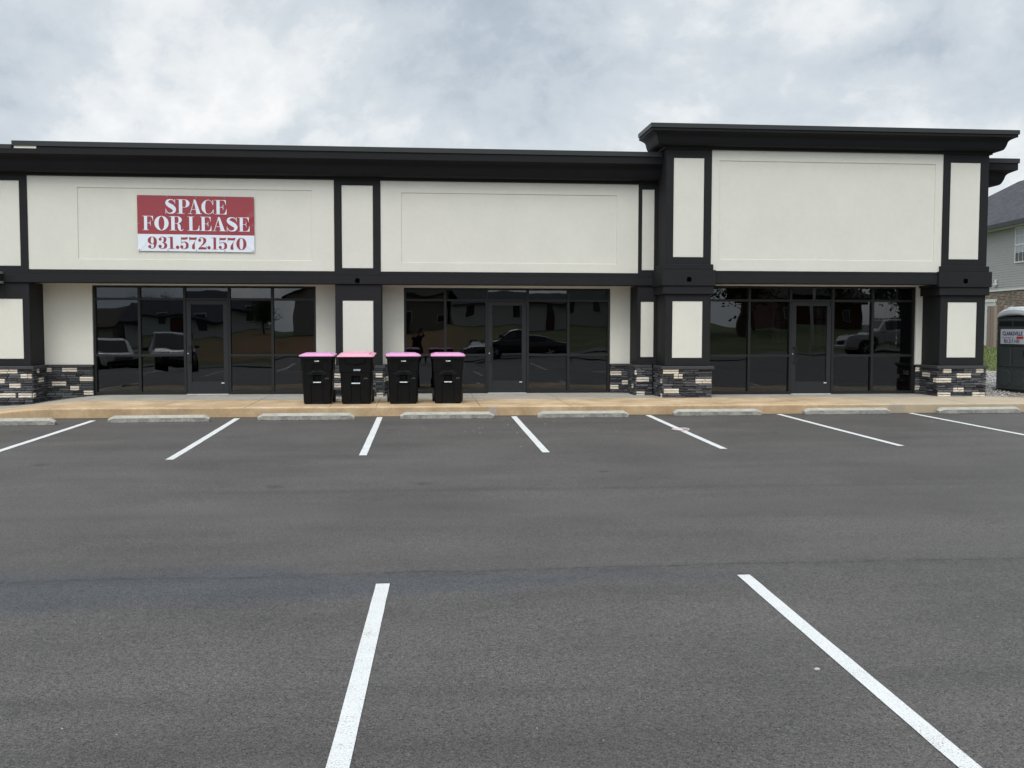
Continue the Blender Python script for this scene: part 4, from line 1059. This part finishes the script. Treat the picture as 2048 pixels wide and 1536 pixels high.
b = MB(); b.cyl((-.45, .30, 2.0), (-.45, .30, 2.245), .085, 18, .065); b.cyl((-.45, .30, 2.245), (-.45, .30, 2.262), .08, 18, .06); b.build('vent_cap', M_ptr, PR)
b = MB(); b.box(.40, .44, -.052, -.0225, 1.0, 1.14); b.build('latch', M_ptd, door, bevel=.004)

# ------------------------------------------------------------------ neighbouring house on the right
def siding_mat(name, col, pitch=.20):
    m = bpy.data.materials.new(name); m.use_nodes = True
    N = m.node_tree.nodes; L = m.node_tree.links; b = N['Principled BSDF']
    tcn = N.new('ShaderNodeTexCoord'); sp = N.new('ShaderNodeSeparateXYZ'); L.new(tcn.outputs['Object'], sp.inputs[0])
    fz = mth(N, L, 'FRACT', mth(N, L, 'DIVIDE', sp.outputs[2], pitch))
    n = noi(N, L, tc_obj(N, L, tcn, (1, 1, 6)), 4, 4, .6)
    c = ramp(N, L, n, [(.3, tuple(x * .92 for x in col)), (.7, tuple(min(1, x * 1.06) for x in col))]); L.new(c, b.inputs['Base Color'])
    bp = N.new('ShaderNodeBump'); bp.inputs['Strength'].default_value = 1; bp.inputs['Distance'].default_value = .03
    L.new(mth(N, L, 'SUBTRACT', 1., fz), bp.inputs['Height']); L.new(bp.outputs[0], b.inputs['Normal']); b.inputs['Roughness'].default_value = .6
    return m
def tc_obj(N, L, tcn, sc):
    mp = N.new('ShaderNodeMapping'); mp.inputs['Scale'].default_value = sc; L.new(tcn.outputs['Object'], mp.inputs[0]); return mp.outputs[0]
def brick_mat(name, ax, bw=.22, rh=.075):
    m = bpy.data.materials.new(name); m.use_nodes = True
    N = m.node_tree.nodes; L = m.node_tree.links; b = N['Principled BSDF']
    tcn = N.new('ShaderNodeTexCoord'); sp = N.new('ShaderNodeSeparateXYZ'); L.new(tcn.outputs['Object'], sp.inputs[0])
    cbn = N.new('ShaderNodeCombineXYZ'); L.new(sp.outputs[ax], cbn.inputs[0]); L.new(sp.outputs[2], cbn.inputs[1])
    br = N.new('ShaderNodeTexBrick'); L.new(cbn.outputs[0], br.inputs['Vector']); br.inputs['Scale'].default_value = 1; br.inputs['Brick Width'].default_value = bw; br.inputs['Row Height'].default_value = rh
    br.inputs['Mortar Size'].default_value = .007; br.inputs['Color1'].default_value = (.10, .065, .045, 1); br.inputs['Color2'].default_value = (.30, .22, .165, 1); br.inputs['Mortar'].default_value = (.33, .30, .26, 1); br.inputs['Bias'].default_value = -.1
    n = noi(N, L, tcn.outputs['Object'], 3.5, 4, .6); c = mixc(N, L, ramp(N, L, n, [(.5, 0.), (.7, .45)]), br.outputs['Color'], (.04, .035, .035))
    L.new(c, b.inputs['Base Color']); b.inputs['Roughness'].default_value = .85
    return m
def shingle_mat(name, col, ax=1):
    m = bpy.data.materials.new(name); m.use_nodes = True
    N = m.node_tree.nodes; L = m.node_tree.links; b = N['Principled BSDF']
    tcn = N.new('ShaderNodeTexCoord'); sp = N.new('ShaderNodeSeparateXYZ'); L.new(tcn.outputs['Object'], sp.inputs[0])
    cbn = N.new('ShaderNodeCombineXYZ'); L.new(sp.outputs[ax], cbn.inputs[0]); L.new(mth(N, L, 'MULTIPLY', sp.outputs[2], 1.9), cbn.inputs[1])
    br = N.new('ShaderNodeTexBrick'); L.new(cbn.outputs[0], br.inputs['Vector']); br.inputs['Scale'].default_value = 1; br.inputs['Brick Width'].default_value = .34; br.inputs['Row Height'].default_value = .16
    br.inputs['Mortar Size'].default_value = .012; br.inputs['Color1'].default_value = tuple(x * .75 for x in col) + (1,); br.inputs['Color2'].default_value = tuple(x * 1.35 for x in col) + (1,); br.inputs['Mortar'].default_value = tuple(x * .4 for x in col) + (1,)
    n = noi(N, L, tcn.outputs['Object'], 22, 4, .7); c = mixc(N, L, 1., br.outputs['Color'], ramp(N, L, n, [(.3, .7), (.7, 1.3)]), 'MULTIPLY')
    L.new(c, b.inputs['Base Color']); b.inputs['Roughness'].default_value = .9
    return m
M_side = siding_mat('grey_siding', (.30, .31, .315)); M_brick = brick_mat('mottled_brick', 1); M_shing = shingle_mat('charcoal_shingles', (.062, .060, .072))
M_trim = mat('white_trim', (.66, .66, .62), .5); M_gutter = mat('black_gutter', (.018, .018, .02), .5); M_blind = mat('window_blind', (.42, .43, .48), .6); M_wdark = mat('window_dark', (.02, .022, .025), .08)
HS = thing('neighbouring_house', 'two storey grey siding and brick house with dark shingle hip roof beyond the porta potty', 'house', (27.1, 46.0, 0), R(-5.3))
# local: wall lies on x=0 running along local y, near the camera at negative y; house extends to +x
def hb(name, m, boxes, par=HS, bevel=0):
    q = MB()
    for bx in boxes: q.box(*bx)
    return q.build(name, m, par, bevel=bevel)
yA, yB, EZ, TZ, GZ = -10.0, 12.0, 6.28, 3.44, .5
q = MB(); q.box(.0, 10, yA, yB, TZ + .08, EZ); zz = TZ + .08
while zz < EZ - .02:
    z1 = min(EZ, zz + .112)
    q.add([(-.030, yA, zz), (-.030, yB, zz), (-.006, yB, z1), (-.006, yA, z1), (0, yA, zz), (0, yB, zz)], [(0, 1, 2, 3), (0, 4, 5, 1)]); q.add([(0, yA - .030, zz), (10, yA - .030, zz), (10, yA - .006, z1), (0, yA - .006, z1), (0, yA, zz), (10, yA, zz)], [(0, 1, 2, 3), (0, 4, 5, 1)]); zz = z1
q.build('siding_wall', mat('grey_vinyl_siding', (.37, .37, .36), .6, var=.06, vscale=3), HS); hb('brick_wall', M_brick, [(.03, 9.9, yA + .03, yB - .03, GZ, TZ)])
hb('trim_band', M_trim, [(-.03, 10.03, yA - .03, yB + .03, TZ, TZ + .08)])
hb('soffit', M_trim, [(-.40, 10.4, yA - .4, yB + .4, EZ, EZ + .06), (-.46, -.40, yA - .4, yB + .4, EZ - .02, EZ + .14)])
hb('gutter', M_gutter, [(-.62, -.51, yA - .5, yB + .5, EZ + .0, EZ + .20)])
q = MB(); e = .5; r0_, r1_ = yA + 5, yB - 5; zr = EZ + .12; ZR = 9.75
q.add([(-e, yA - e, zr), (10 + e, yA - e, zr), (10 + e, yB + e, zr), (-e, yB + e, zr), (5, r0_, ZR), (5, r1_, ZR)], [(0, 1, 4), (1, 2, 5, 4), (2, 3, 5), (3, 0, 4, 5), (0, 3, 2, 1)]); q.build('roof', M_shing, HS)
def window(par, yc, zc, wd, ht, x=-.05):
    fr_ = MB(); t = .07; y0, y1, z0, z1 = yc - wd/2, yc + wd/2, zc - ht/2, zc + ht/2
    fr_.box(x - .03, x + .05, y0, y0 + t, z0, z1); fr_.box(x - .03, x + .05, y1 - t, y1, z0, z1); fr_.box(x - .03, x + .05, y0 + t, y1 - t, z0, z0 + t); fr_.box(x - .03, x + .05, y0 + t, y1 - t, z1 - t, z1); fr_.box(x - .028, x + .05, y0 + t, y1 - t, zc - .04, zc + .04)
    for k in (1, 2): yy = y0 + wd * k / 3; fr_.box(x - .012, x + .03, yy - .012, yy + .012, z0 + t, z1 - t)
    fr_.box(x - .011, x + .03, y0 + t, y1 - t, (zc + z1) / 2 - .012, (zc + z1) / 2 + .012)
    o = fr_.build('window', M_trim, par)
    g_ = MB(); g_.box(x, x + .02, y0 + t, y1 - t, zc + .02, z1 - t); g_.box(x, x + .02, y0 + t, y1 - t, zc - .35, zc - .02); g_.build('blind', M_blind, o)
    g_ = MB(); g_.box(x, x + .02, y0 + t, y1 - t, z0 + t, zc - .35); g_.build('window_pane', M_wdark, o)
window(HS, -3.45, 5.45, 1.05, 1.62); window(HS, -7.0, 5.45, 1.05, 1.62); window(HS, -5.0, 2.2, .9, 1.4)
hb('dryer_vent', M_trim, [(-.16, -.031, -1.35, -1.13, 3.70, 3.82), (-.12, -.031, -1.30, -1.18, 3.82, 3.98)], bevel=.02)
hb('door_trim', M_trim, [(-.05, .029, .10, .22, .7, 2.95), (-.05, .029, -1.15, -1.03, .7, 2.95), (-.06, .029, -1.2, .3, 2.95, 3.09)])
hb('side_door', mat('side_door_paint', (.62, .63, .60), .5), [(-.01, .028, -1.03, .10, .7, 2.95)])
# fence
M_fence = stone_mat('weathered_cedar', (.085, .062, .048), (.33, .27, .22), .004)
FN_ = thing('wooden_fence', 'weathered brown plank fence in front of the brick house wall', 'fence')
b = MB(); x = 23.72
rg = random.Random(4)
while x < 33:
    b.box(x, x + .138, 40.0 + rg.uniform(0, .012), 40.03, .80, 2.66 + rg.uniform(-.02, .03), 0, rg.random()); x += .150
b.build('fence_planks', M_fence, FN_, bevel=.004)
b = MB()
for z in (1.0, 1.7, 2.4): b.box(23.75, 33, 40.035, 40.09, z, z + .09)
b.build('fence_rails', M_fence, FN_)

# ------------------------------------------------------------------ litter
b = MB(); pts = []
for i in range(28):
    t = 2 * math.pi * i / 28 * .92; pts.append((.14 * math.cos(t) * (1 + .1 * math.sin(3*t)), .16 * math.sin(t), .014 + .004 * math.sin(2*t)))
for p, q_ in zip(pts, pts[1:]): b.cyl(p, q_, .011, 6)
o = b.build('paper_strap', mat('pale_pink_strap', (.6, .5, .5), .7)); o.location = (4.44, 16.65, lot_z(4.44, 16.65)); tag(o, 'small pale looped strap dropped on a white parking line', 'litter')
def chip(x, y, s_, m, name, label, cat):
    b = MB(); vs = []; n = 7; rg = random.Random(int(x * 100 + y * 10))
    lo = [(s_ * rg.uniform(.7, 1.1) * math.cos(6.283*i/n), s_ * rg.uniform(.5, .9) * math.sin(6.283*i/n)) for i in range(n)]
    b.loft([[(p[0], p[1], 0) for p in lo], [(p[0] * .95, p[1] * .95, s_ * .35) for p in lo], [(p[0] * .4, p[1] * .4, s_ * .6) for p in lo]])
    o = b.build(name, m); o.location = (x, y, lot_z(x, y) + .001); return tag(o, label, cat)
M_peb = mat('pale_pebble', (.42, .40, .34), .8)
b = MB(); rg = random.Random(77)
for i in range(30):      # crumbs of concrete scattered below the kerb and about the lot
    if i < 18: x, y = rg.gauss(.6, 1.1), rg.uniform(16.3, 18.2)
    else: x, y = rg.uniform(-7, 11), rg.uniform(3.2, 18.9)
    s_ = rg.uniform(.004, .011) * (1 if y > 10 else .5); z = lot_z(x, y)
    b.add([(x - s_, y, z), (x, y - s_, z), (x + s_ * 1.3, y, z), (x, y + s_, z), (x, y, z + s_)], [(0, 1, 4), (1, 2, 4), (2, 3, 4), (3, 0, 4)])
o = b.build('concrete_crumbs', M_peb); o['kind'] = 'stuff'
chip(2.12, 5.10, .018, M_peb, 'pebble', 'single cream pebble on the asphalt left of the long right parking line', 'pebble')

# ------------------------------------------------------------------ what the glass reflects: cars, houses, trees across the lot
M_tyre = mat('tyre', (.012, .012, .012), .8); M_rim = mat('alloy', (.45, .46, .48), .3, metal=.9); M_lamp = mat('headlight_lens', (.5, .52, .55), .1, coat=.5)
def car(name, label, cat, kind, col, loc, rz, group=None):
    root = thing(name, label, cat, loc, rz, group)
    paint = mat(name + '_paint', col, .3, coat=1.0, spec=.5); L_, W_ = (4.8, 1.9) if kind != 'pickup' else (5.7, 2.0)
    if kind == 'sedan': L_, W_ = 4.8, 1.84
    # stations along x (front at +x): (x, hood/belt z, roof z or None, half width scale)
    if kind == 'suv': st = [(-2.4, .95, None, .86), (-2.36, 1.05, 1.12, .90), (-2.2, 1.08, 1.64, .96), (-1.9, 1.08, 1.74, .98), (-1.0, 1.08, 1.78, 1), (0, 1.07, 1.77, 1), (.45, 1.06, 1.70, 1), (1.15, 1.05, 1.12, 1), (1.3, 1.04, None, .99), (1.9, 1.0, None, .96), (2.25, .92, None, .90), (2.4, .70, None, .80)]
    elif kind == 'sedan': st = [(-2.4, .80, None, .82), (-2.3, .98, None, .9), (-1.75, 1.02, 1.05, .95), (-1.2, .98, 1.32, .98), (-.6, .96, 1.44, 1), (.2, .95, 1.44, 1), (.6, .94, 1.33, 1), (1.2, .92, .96, 1), (1.35, .90, None, .98), (1.95, .82, None, .94), (2.3, .72, None, .86), (2.4, .55, None, .78)]
    else: st = [(-2.85, 1.05, None, .92), (-2.8, 1.10, None, .95), (-.75, 1.12, None, 1), (-.7, 1.12, 1.60, 1), (-.45, 1.12, 1.86, 1), (.5, 1.12, 1.88, 1), (.85, 1.12, 1.80, 1), (1.35, 1.12, 1.20, 1), (1.5, 1.12, None, .99), (2.3, 1.08, None, .97), (2.7, 1.0, None, .93), (2.85, .75, None, .86)]
    hw = W_ / 2; body = MB(); glass = MB(); rings = []
    for (x, bz, tz, s_) in st:
        h = hw * s_; t_ = tz if tz else bz + .02; wc = h * (.80 if tz else .86)
        ring = [(x, h * .9, .28), (x, h, .42), (x, h * 1.0, bz - .25), (x, h * .965, bz - .02), (x, h * .94 if tz else h * .92, bz), (x, wc, t_ - .04 if tz else bz + .01), (x, wc * .86, t_)]
        ring += [(x, -p[1], p[2]) for p in ring[::-1]]; rings.append(ring)
    body.loft(rings)
    bo = body.build('body', paint, root, bevel=.015, seg=2)
    # side glass and screens laid 4 mm outside the shell
    cab = [(x, bz, tz, s_) for (x, bz, tz, s_) in st if tz and tz - bz > .2]
    for sd in (-1, 1):
        q = MB(); vs = []
        for (x, bz, tz, s_) in cab:
            h = hw * s_; a_ = (h * .94, bz + .0); e_ = (h * .80, tz - .04)
            for t in (.10, .90): vs.append((x, sd * (a_[0] + (e_[0] - a_[0]) * t + .006), a_[1] + (e_[1] - a_[1]) * t))
        q.add(vs, [(2*i, 2*i+1, 2*i+3, 2*i+2) for i in range(len(cab) - 1)]); q.build('side_window', M_carglass, root, fixn=False)
    i1 = [i for i, s_ in enumerate(st) if s_[2]][-1]; i0 = [i for i, s_ in enumerate(st) if s_[2]][0]
    for (ia, ib, nm, sg_) in ((i1, i1 - 1, 'windscreen', 1), (i0, i0 + 1, 'rear_window', -1)):
        a_, e_ = st[ia], st[ib]; q = MB(); n_ = Vector((abs(e_[2] - a_[2]), 0, abs(a_[0] - e_[0]))).normalized() * .008
        ha, he = hw * a_[3] * .80 * .9, hw * e_[3] * .80 * .84
        xa = a_[0] + (e_[0] - a_[0]) * .08; za = a_[2] + (e_[2] - a_[2]) * .08; xe = a_[0] + (e_[0] - a_[0]) * .93; ze = a_[2] + (e_[2] - a_[2]) * .93
        q.add([(xa + sg_ * n_.x, -ha, za + n_.z), (xa + sg_ * n_.x, ha, za + n_.z), (xe + sg_ * n_.x, he, ze + n_.z), (xe + sg_ * n_.x, -he, ze + n_.z)], [(0, 1, 2, 3)]); q.build(nm, M_carglass, root, fixn=False)
    wr = .33 if kind == 'sedan' else .38; wb = 1.42 if kind != 'pickup' else 1.75
    for sx_ in (-1, 1):
        for sd in (-1, 1):
            q = MB(); q.cyl((sx_ * wb, sd * (hw * .5), wr + .02), (sx_ * wb, sd * (hw + .004), wr + .02), wr + .07, 28); q.build('wheel_arch', M_tyre, root)
            q = MB(); q.cyl((sx_ * wb, sd * (hw - .2), wr), (sx_ * wb, sd * (hw + .02), wr), wr, 28); wv = q.build('wheel', M_tyre, root, bevel=.02)
            q = MB(); q.cyl((sx_ * wb, sd * (hw + .015), wr), (sx_ * wb, sd * (hw + .03), wr), wr * .22, 16)
            for k in range(5):
                t = 2 * math.pi * k / 5; q.cyl((sx_ * wb, sd * (hw + .024), wr), (sx_ * wb + math.cos(t) * wr * .66, sd * (hw + .024), wr + math.sin(t) * wr * .66), .03, 6)
            q.build('rim', M_rim, wv)
    fx = st[-1][0]; fz = st[-1][1]; q = MB(); q.box(fx - .1, fx + .02, -hw * .45, hw * .45, .52, fz - .02); gr_ = q.build('grille', M_tyre, root, bevel=.02)
    q = MB()
    for k in range(7): y_ = -hw * .39 + hw * .78 * k / 6; q.box(fx + .021, fx + .035, y_ - .05, y_ + .05, .56, fz - .05)
    q.build('grille_slots', M_rim if kind == 'suv' else M_tyre, gr_)
    for sd in (-1, 1):
        q = MB(); q.box(fx - .20, fx - .02, *sorted((sd * hw * .50, sd * hw * .84)), fz - .12, fz + .06); q.build('headlight', M_lamp, root, bevel=.03)
        q = MB(); q.box(st[7][0] - .30 if kind != 'pickup' else 1.0, st[7][0] - .12 if kind != 'pickup' else 1.18, *sorted((sd * (hw * .95), sd * (hw + .2))), 1.06, 1.2); q.build('door_mirror', paint, root, bevel=.03)
    q = MB(); q.box(fx - .05, fx + .06, -hw * .80, hw * .80, .30, .50); q.build('bumper', M_tyre if kind == 'suv' else paint, root, bevel=.04)
    return root
def on(x, y): return (x, y, lot_z(x, y))
car('parked_suv', 'white sport utility car reflected in the leftmost pane of the left storefront', 'car', 'suv', (.72, .72, .72), on(-14.0, -.4), R(62), 'cars parked facing the building')
car('parked_suv', 'dark sport utility car with slotted grille reflected beside the left storefront door', 'car', 'suv', (.025, .022, .024), on(-11.3, -1.8), R(75), 'cars parked facing the building')
car('parked_sedan', 'black saloon car seen side on in the middle storefront glass', 'car', 'sedan', (.012, .012, .014), on(5.1, -6.3), R(180))
car('parked_sedan', 'grey saloon car reflected between the white and the dark sport utility cars', 'car', 'sedan', (.08, .085, .09), on(-17.0, -6.4), R(40))
car('pickup_truck', 'silver pickup truck reflected in the right panes of the tall storefront', 'car', 'pickup', (.42, .42, .42), (27.6, -12.2, terr_z(27.6, -12.2) + .06), R(180))
car('pickup_truck', 'white pickup truck beyond the side windows of the tall storefront', 'car', 'pickup', (.75, .75, .74), (17.2, 35.5, terr_z(17.2, 35.5) + .02), R(250))
# houses up the slope
def far_house(label, x, y, wd, dp, h, wallc, roofc, rz=0., gable=True, name='distant_house'):
    z = terr_z(x, y) - .3; root = thing(name, label, 'house', (x, y, z), rz)
    q = MB(); q.box(-wd/2, wd/2, -dp/2, dp/2, 0, h)
    if gable:
        q.prism([(-dp/2, h), (dp/2, h), (0, h + dp * .2)], lambda p, s_: ((-wd/2 + .01 if s_ == 0 else wd/2 - .01), p[0], p[1]))
    q.build('wall', siding_mat(name + '_siding', wallc), root)
    q = MB(); e_ = .5; t = .18; rh = dp * .2; k = rh / (dp / 2)
    for s_ in (-1, 1): q.prism([(s_ * (dp/2 + e_), h - e_ * k), (0, h + rh), (0, h + rh + t), (s_ * (dp/2 + e_), h - e_ * k + t)], lambda p, sd: ((-wd/2 - e_ if sd == 0 else wd/2 + e_), p[0], p[1] + .02))
    q.build('roof', mat(name + '_roof', roofc, .9, var=.2, vscale=2), root)
    for k_ in range(max(2, int(wd / 3.2))):
        for zz in ([1.4, 4.1] if h > 4.5 else [1.5]):
            xx = -wd/2 + wd * (k_ + .5) / max(2, int(wd / 3.2)); q = MB(); q.box(xx - .55, xx + .55, dp/2 + .001, dp/2 + .06, zz - .1, zz + 1.3); wv = q.build('window', M_trim, root)
            q = MB(); q.box(xx - .45, xx + .45, dp/2 + .061, dp/2 + .075, zz, zz + 1.2); q.build('window_pane', M_wdark, wv)
    q = MB(); q.box(-.5, .5, dp/2 + .001, dp/2 + .07, 0, 2.1); q.build('door', mat(name + '_door', (.1, .03, .02), .5), root)
    return root
far_house('cream sided house with brown roof, leftmost in the left storefront reflection', -38, -66, 14, 8, 2.3, (.62, .60, .56), (.09, .075, .06), R(10))
far_house('white house with dark blue grey roof reflected behind the left storefront door', -24, -64, 13, 8, 2.4, (.62, .63, .65), (.03, .035, .055), R(-6))
far_house('tall grey gabled house at the right end of the left storefront reflection', -10.5, -66, 8, 8, 4.0, (.36, .35, .33), (.05, .045, .045), R(84))
far_house('two storey tan house reflected in the left panes of the middle storefront', -1.0, -70, 11, 9, 4.4, (.26, .23, .20), (.06, .055, .05), R(4))
far_house('long low pale house above the clay bank in the middle storefront reflection', 13, -66, 16, 9, 2.9, (.62, .62, .60), (.07, .07, .075), R(-4))
far_house('dark red barn-like house reflected in the tall storefront door', 44.5, -70, 12, 9, 3.6, (.14, .04, .035), (.05, .04, .04), R(-14))
# trees
def tree(name, label, x, y, h, rad, seed, col0, col1, group):
    rg = random.Random(seed); root = thing(name, label, 'tree', (x, y, terr_z(x, y) - .1), rg.uniform(0, 6), group)
    q = MB(); tips = []
    def limb(p, d, ln, r_, lev):
        e_ = p + d * ln; q.cyl(p, e_, r_, 8, r_ * .62)
        if lev == 0: tips.append(e_); return
        for k in range(4 if lev > 1 else 3):
            nd_ = (d + Vector((rg.uniform(-1, 1), rg.uniform(-1, 1), rg.uniform(-.1, .8)))).normalized(); limb(p + d * ln * rg.uniform(.6, 1), nd_, ln * rg.uniform(.5, .7), r_ * .55, lev - 1)
    limb(Vector((0, 0, 0)), Vector((0, 0, 1)), h * .42, h * .03, 2)
    q.build('trunk', mat(name + '_bark', (.09, .07, .05), .9), root)
    b = MB(); cl = [Vector((0, 0, h * .62))] + [t for t in tips] + [Vector((rg.gauss(0, rad * .45), rg.gauss(0, rad * .45), rg.uniform(h * .35, h * .92))) for _ in range(16)]
    for c_ in cl:
        cr = rad * rg.uniform(.28, .5); tone = rg.uniform(.1, .9)
        for _ in range(130):
            v = Vector((rg.gauss(0, 1), rg.gauss(0, 1), rg.gauss(0, .8))).normalized() * cr * rg.uniform(.5, 1.05); p = c_ + v
            s_ = rg.uniform(.10, .2) * h / 9; a_ = Vector((rg.uniform(-1, 1), rg.uniform(-1, 1), rg.uniform(-1, 1))).normalized(); b_ = a_.orthogonal().normalized()
            b.add([p - a_ * s_, p + b_ * s_ * .7, p + a_ * s_, p - b_ * s_ * .7], [(0, 1, 2, 3)], 0, tone + rg.uniform(-.2, .2))
    b.build('crown', stone_mat(name + '_leaves', col0, col1, .001), root, fixn=False)
    return root
G1 = 'trees across the street'
T0 = tree('broadleaf_tree', 'dark broadleaf tree left of all the reflected houses', -58, -52, 9, 4, 1, (.02, .04, .012), (.08, .13, .04), G1)
spots = [(-31, -78, .62, 'tree rising behind the gap of the two leftmost reflected houses'), (-15.5, -50, .38, 'small round tree reflected in front of the white house'), (-5.2, -60, .75, 'tree reflected at the right end of the left storefront'),
         (5, -78, .8, 'tall tree behind the long low reflected house'), (21, -52, 1.05, 'tree right of the low pale reflected house'), (26, -60, 1.2, 'broad tree reflected in the right pane of the middle storefront'), (30, -48, 1.1, 'dark tree reflected in the left panes of the tall storefront'),
         (34, -56, 1.3, 'large tree reflected just left of the red house'), (46, -62, 1.25, 'tree just right of the red reflected house'), (53, -58, 1.35, 'dark tree reflected above the silver pickup'), (60, -64, 1.2, 'last tree at the right of the tall storefront reflection'), (42, -40, .9, 'nearer tree reflected above the tall storefront handle')]
for (x, y, s_, lb) in spots:
    t = dup(T0, (x, y, terr_z(x, y) - .1), x * 1.7, lb, G1); t.scale = (s_, s_, s_)
# street lamp and road sign posts seen in the glass
lp = thing('street_lamp', 'slim grey street lamp reflected in the tall storefront', 'street lamp', (22, -9.5, terr_z(22, -9.5)))
q = MB(); q.cyl((0, 0, 0), (0, 0, 7.5), .09, 12, .06); q.build('pole', M_steel, lp); q = MB(); q.cyl((0, 0, 7.4), (0, 1.3, 7.7), .04, 8); q.build('arm', M_steel, lp); q = MB(); q.box(-.15, .15, 1.1, 1.7, 7.66, 7.76); q.build('lamp_head', M_steel, lp)

# ------------------------------------------------------------------ the photographer, seen only as a reflection
def person():
    root = thing('person', 'person in dark clothes holding a phone up, reflected in the middle storefront', 'person', (-.05, -.46, lot_z(0, -.46)))
    V = []; E = []; RR = []
    def v(x, y, z, r_, par=None):
        V.append((x, y, z)); RR.append(r_)
        if par is not None: E.append((par, len(V) - 1))
        return len(V) - 1
    pel = v(0, 0, .93, .15); wa = v(0, 0, 1.08, .14, pel); ch = v(0, -.01, 1.28, .165, wa); nk0 = v(0, 0, 1.45, .085, ch); nk = v(0, .015, 1.53, .055, nk0); hd = v(0, .03, 1.62, .085, nk); tp = v(0, .02, 1.70, .088, hd)
    for s_ in (-1, 1):
        hp = v(s_ * .10, 0, .86, .10, pel); kn = v(s_ * .12, .02, .48, .06, hp); an = v(s_ * .13, -.01, .09, .04, kn); v(s_ * .15, .14, .045, .036, an)
        sh = v(s_ * .18, 0, 1.40, .062, ch); el = v(s_ * .25, .20, 1.38, .045, sh); wr = v(s_ * .115, .36, 1.74, .026, el)
        pm = v(s_ * .092, .395, 1.79, .030, wr)
        for k, (dx, dz) in enumerate(((-.004, .062), (-.010, .056), (-.014, .044), (-.016, .030))):
            a_ = v(s_ * (.094 + dx), .418, 1.795 + dz, .0095, pm); v(s_ * (.074 + dx), .440, 1.80 + dz, .0085, a_)
        t_ = v(s_ * .082, .402, 1.83, .010, pm); v(s_ * .064, .412, 1.845, .009, t_)
    me = bpy.data.meshes.new('body'); me.from_pydata(V, E, []); o = bpy.data.objects.new('body', me); C.objects.link(o); o.parent = root
    md = o.modifiers.new('skin', 'SKIN'); 
    for i, sv in enumerate(me.skin_vertices[0].data): sv.radius = (RR[i], RR[i]); sv.use_root = i == 0
    ss = o.modifiers.new('sub', 'SUBSURF'); ss.levels = 2; ss.render_levels = 2
    m = mat('dark_clothes', (.015, .015, .02), .85); N = m.node_tree.nodes; L = m.node_tree.links
    tcn = N.new('ShaderNodeTexCoord'); sp = N.new('ShaderNodeSeparateXYZ'); L.new(tcn.outputs['Object'], sp.inputs[0])
    k = mth(N, L, 'GREATER_THAN', sp.outputs[2], 1.49); L.new(mixc(N, L, k, (.016, .016, .022), (.42, .26, .19)), N['Principled BSDF'].inputs['Base Color']); me.materials.append(m)
    q = MB(); rings = []
    for i in range(9):
        t = i / 8 * math.pi / 2; r_ = .105 * math.cos(t) + .004; z = 1.66 + .135 * math.sin(t)
        rings.append([(r_ * math.cos(a * math.pi / 10), .005 + r_ * 1.12 * math.sin(a * math.pi / 10), z) for a in range(20)])
    q.loft(rings); q.build('hair', mat('brown_hair', (.05, .03, .02), .8, bump=.5, bscale=200), root, smooth=True)
    q = MB(); q.cyl((0, .115, 1.628), (0, .14, 1.605), .014, 8, .010); q.box(-.022, .022, .112, .118, 1.572, 1.58)
    for s_ in (-1, 1): q.cyl((s_ * .034, .105, 1.648), (s_ * .034, .114, 1.648), .011, 10); q.cyl((s_ * .098, .01, 1.63), (s_ * .108, .02, 1.63), .03, 10)
    q.build('face', mat('skin', (.38, .23, .17), .6), root)
    ph = MB(); ph.box(-.078, .078, -.035, -.027, 1.652, 1.728); return tag(ph.build('phone', M_carglass, None, bevel=.003), 'slim dark phone held level in both hands of the person', 'phone')
person()
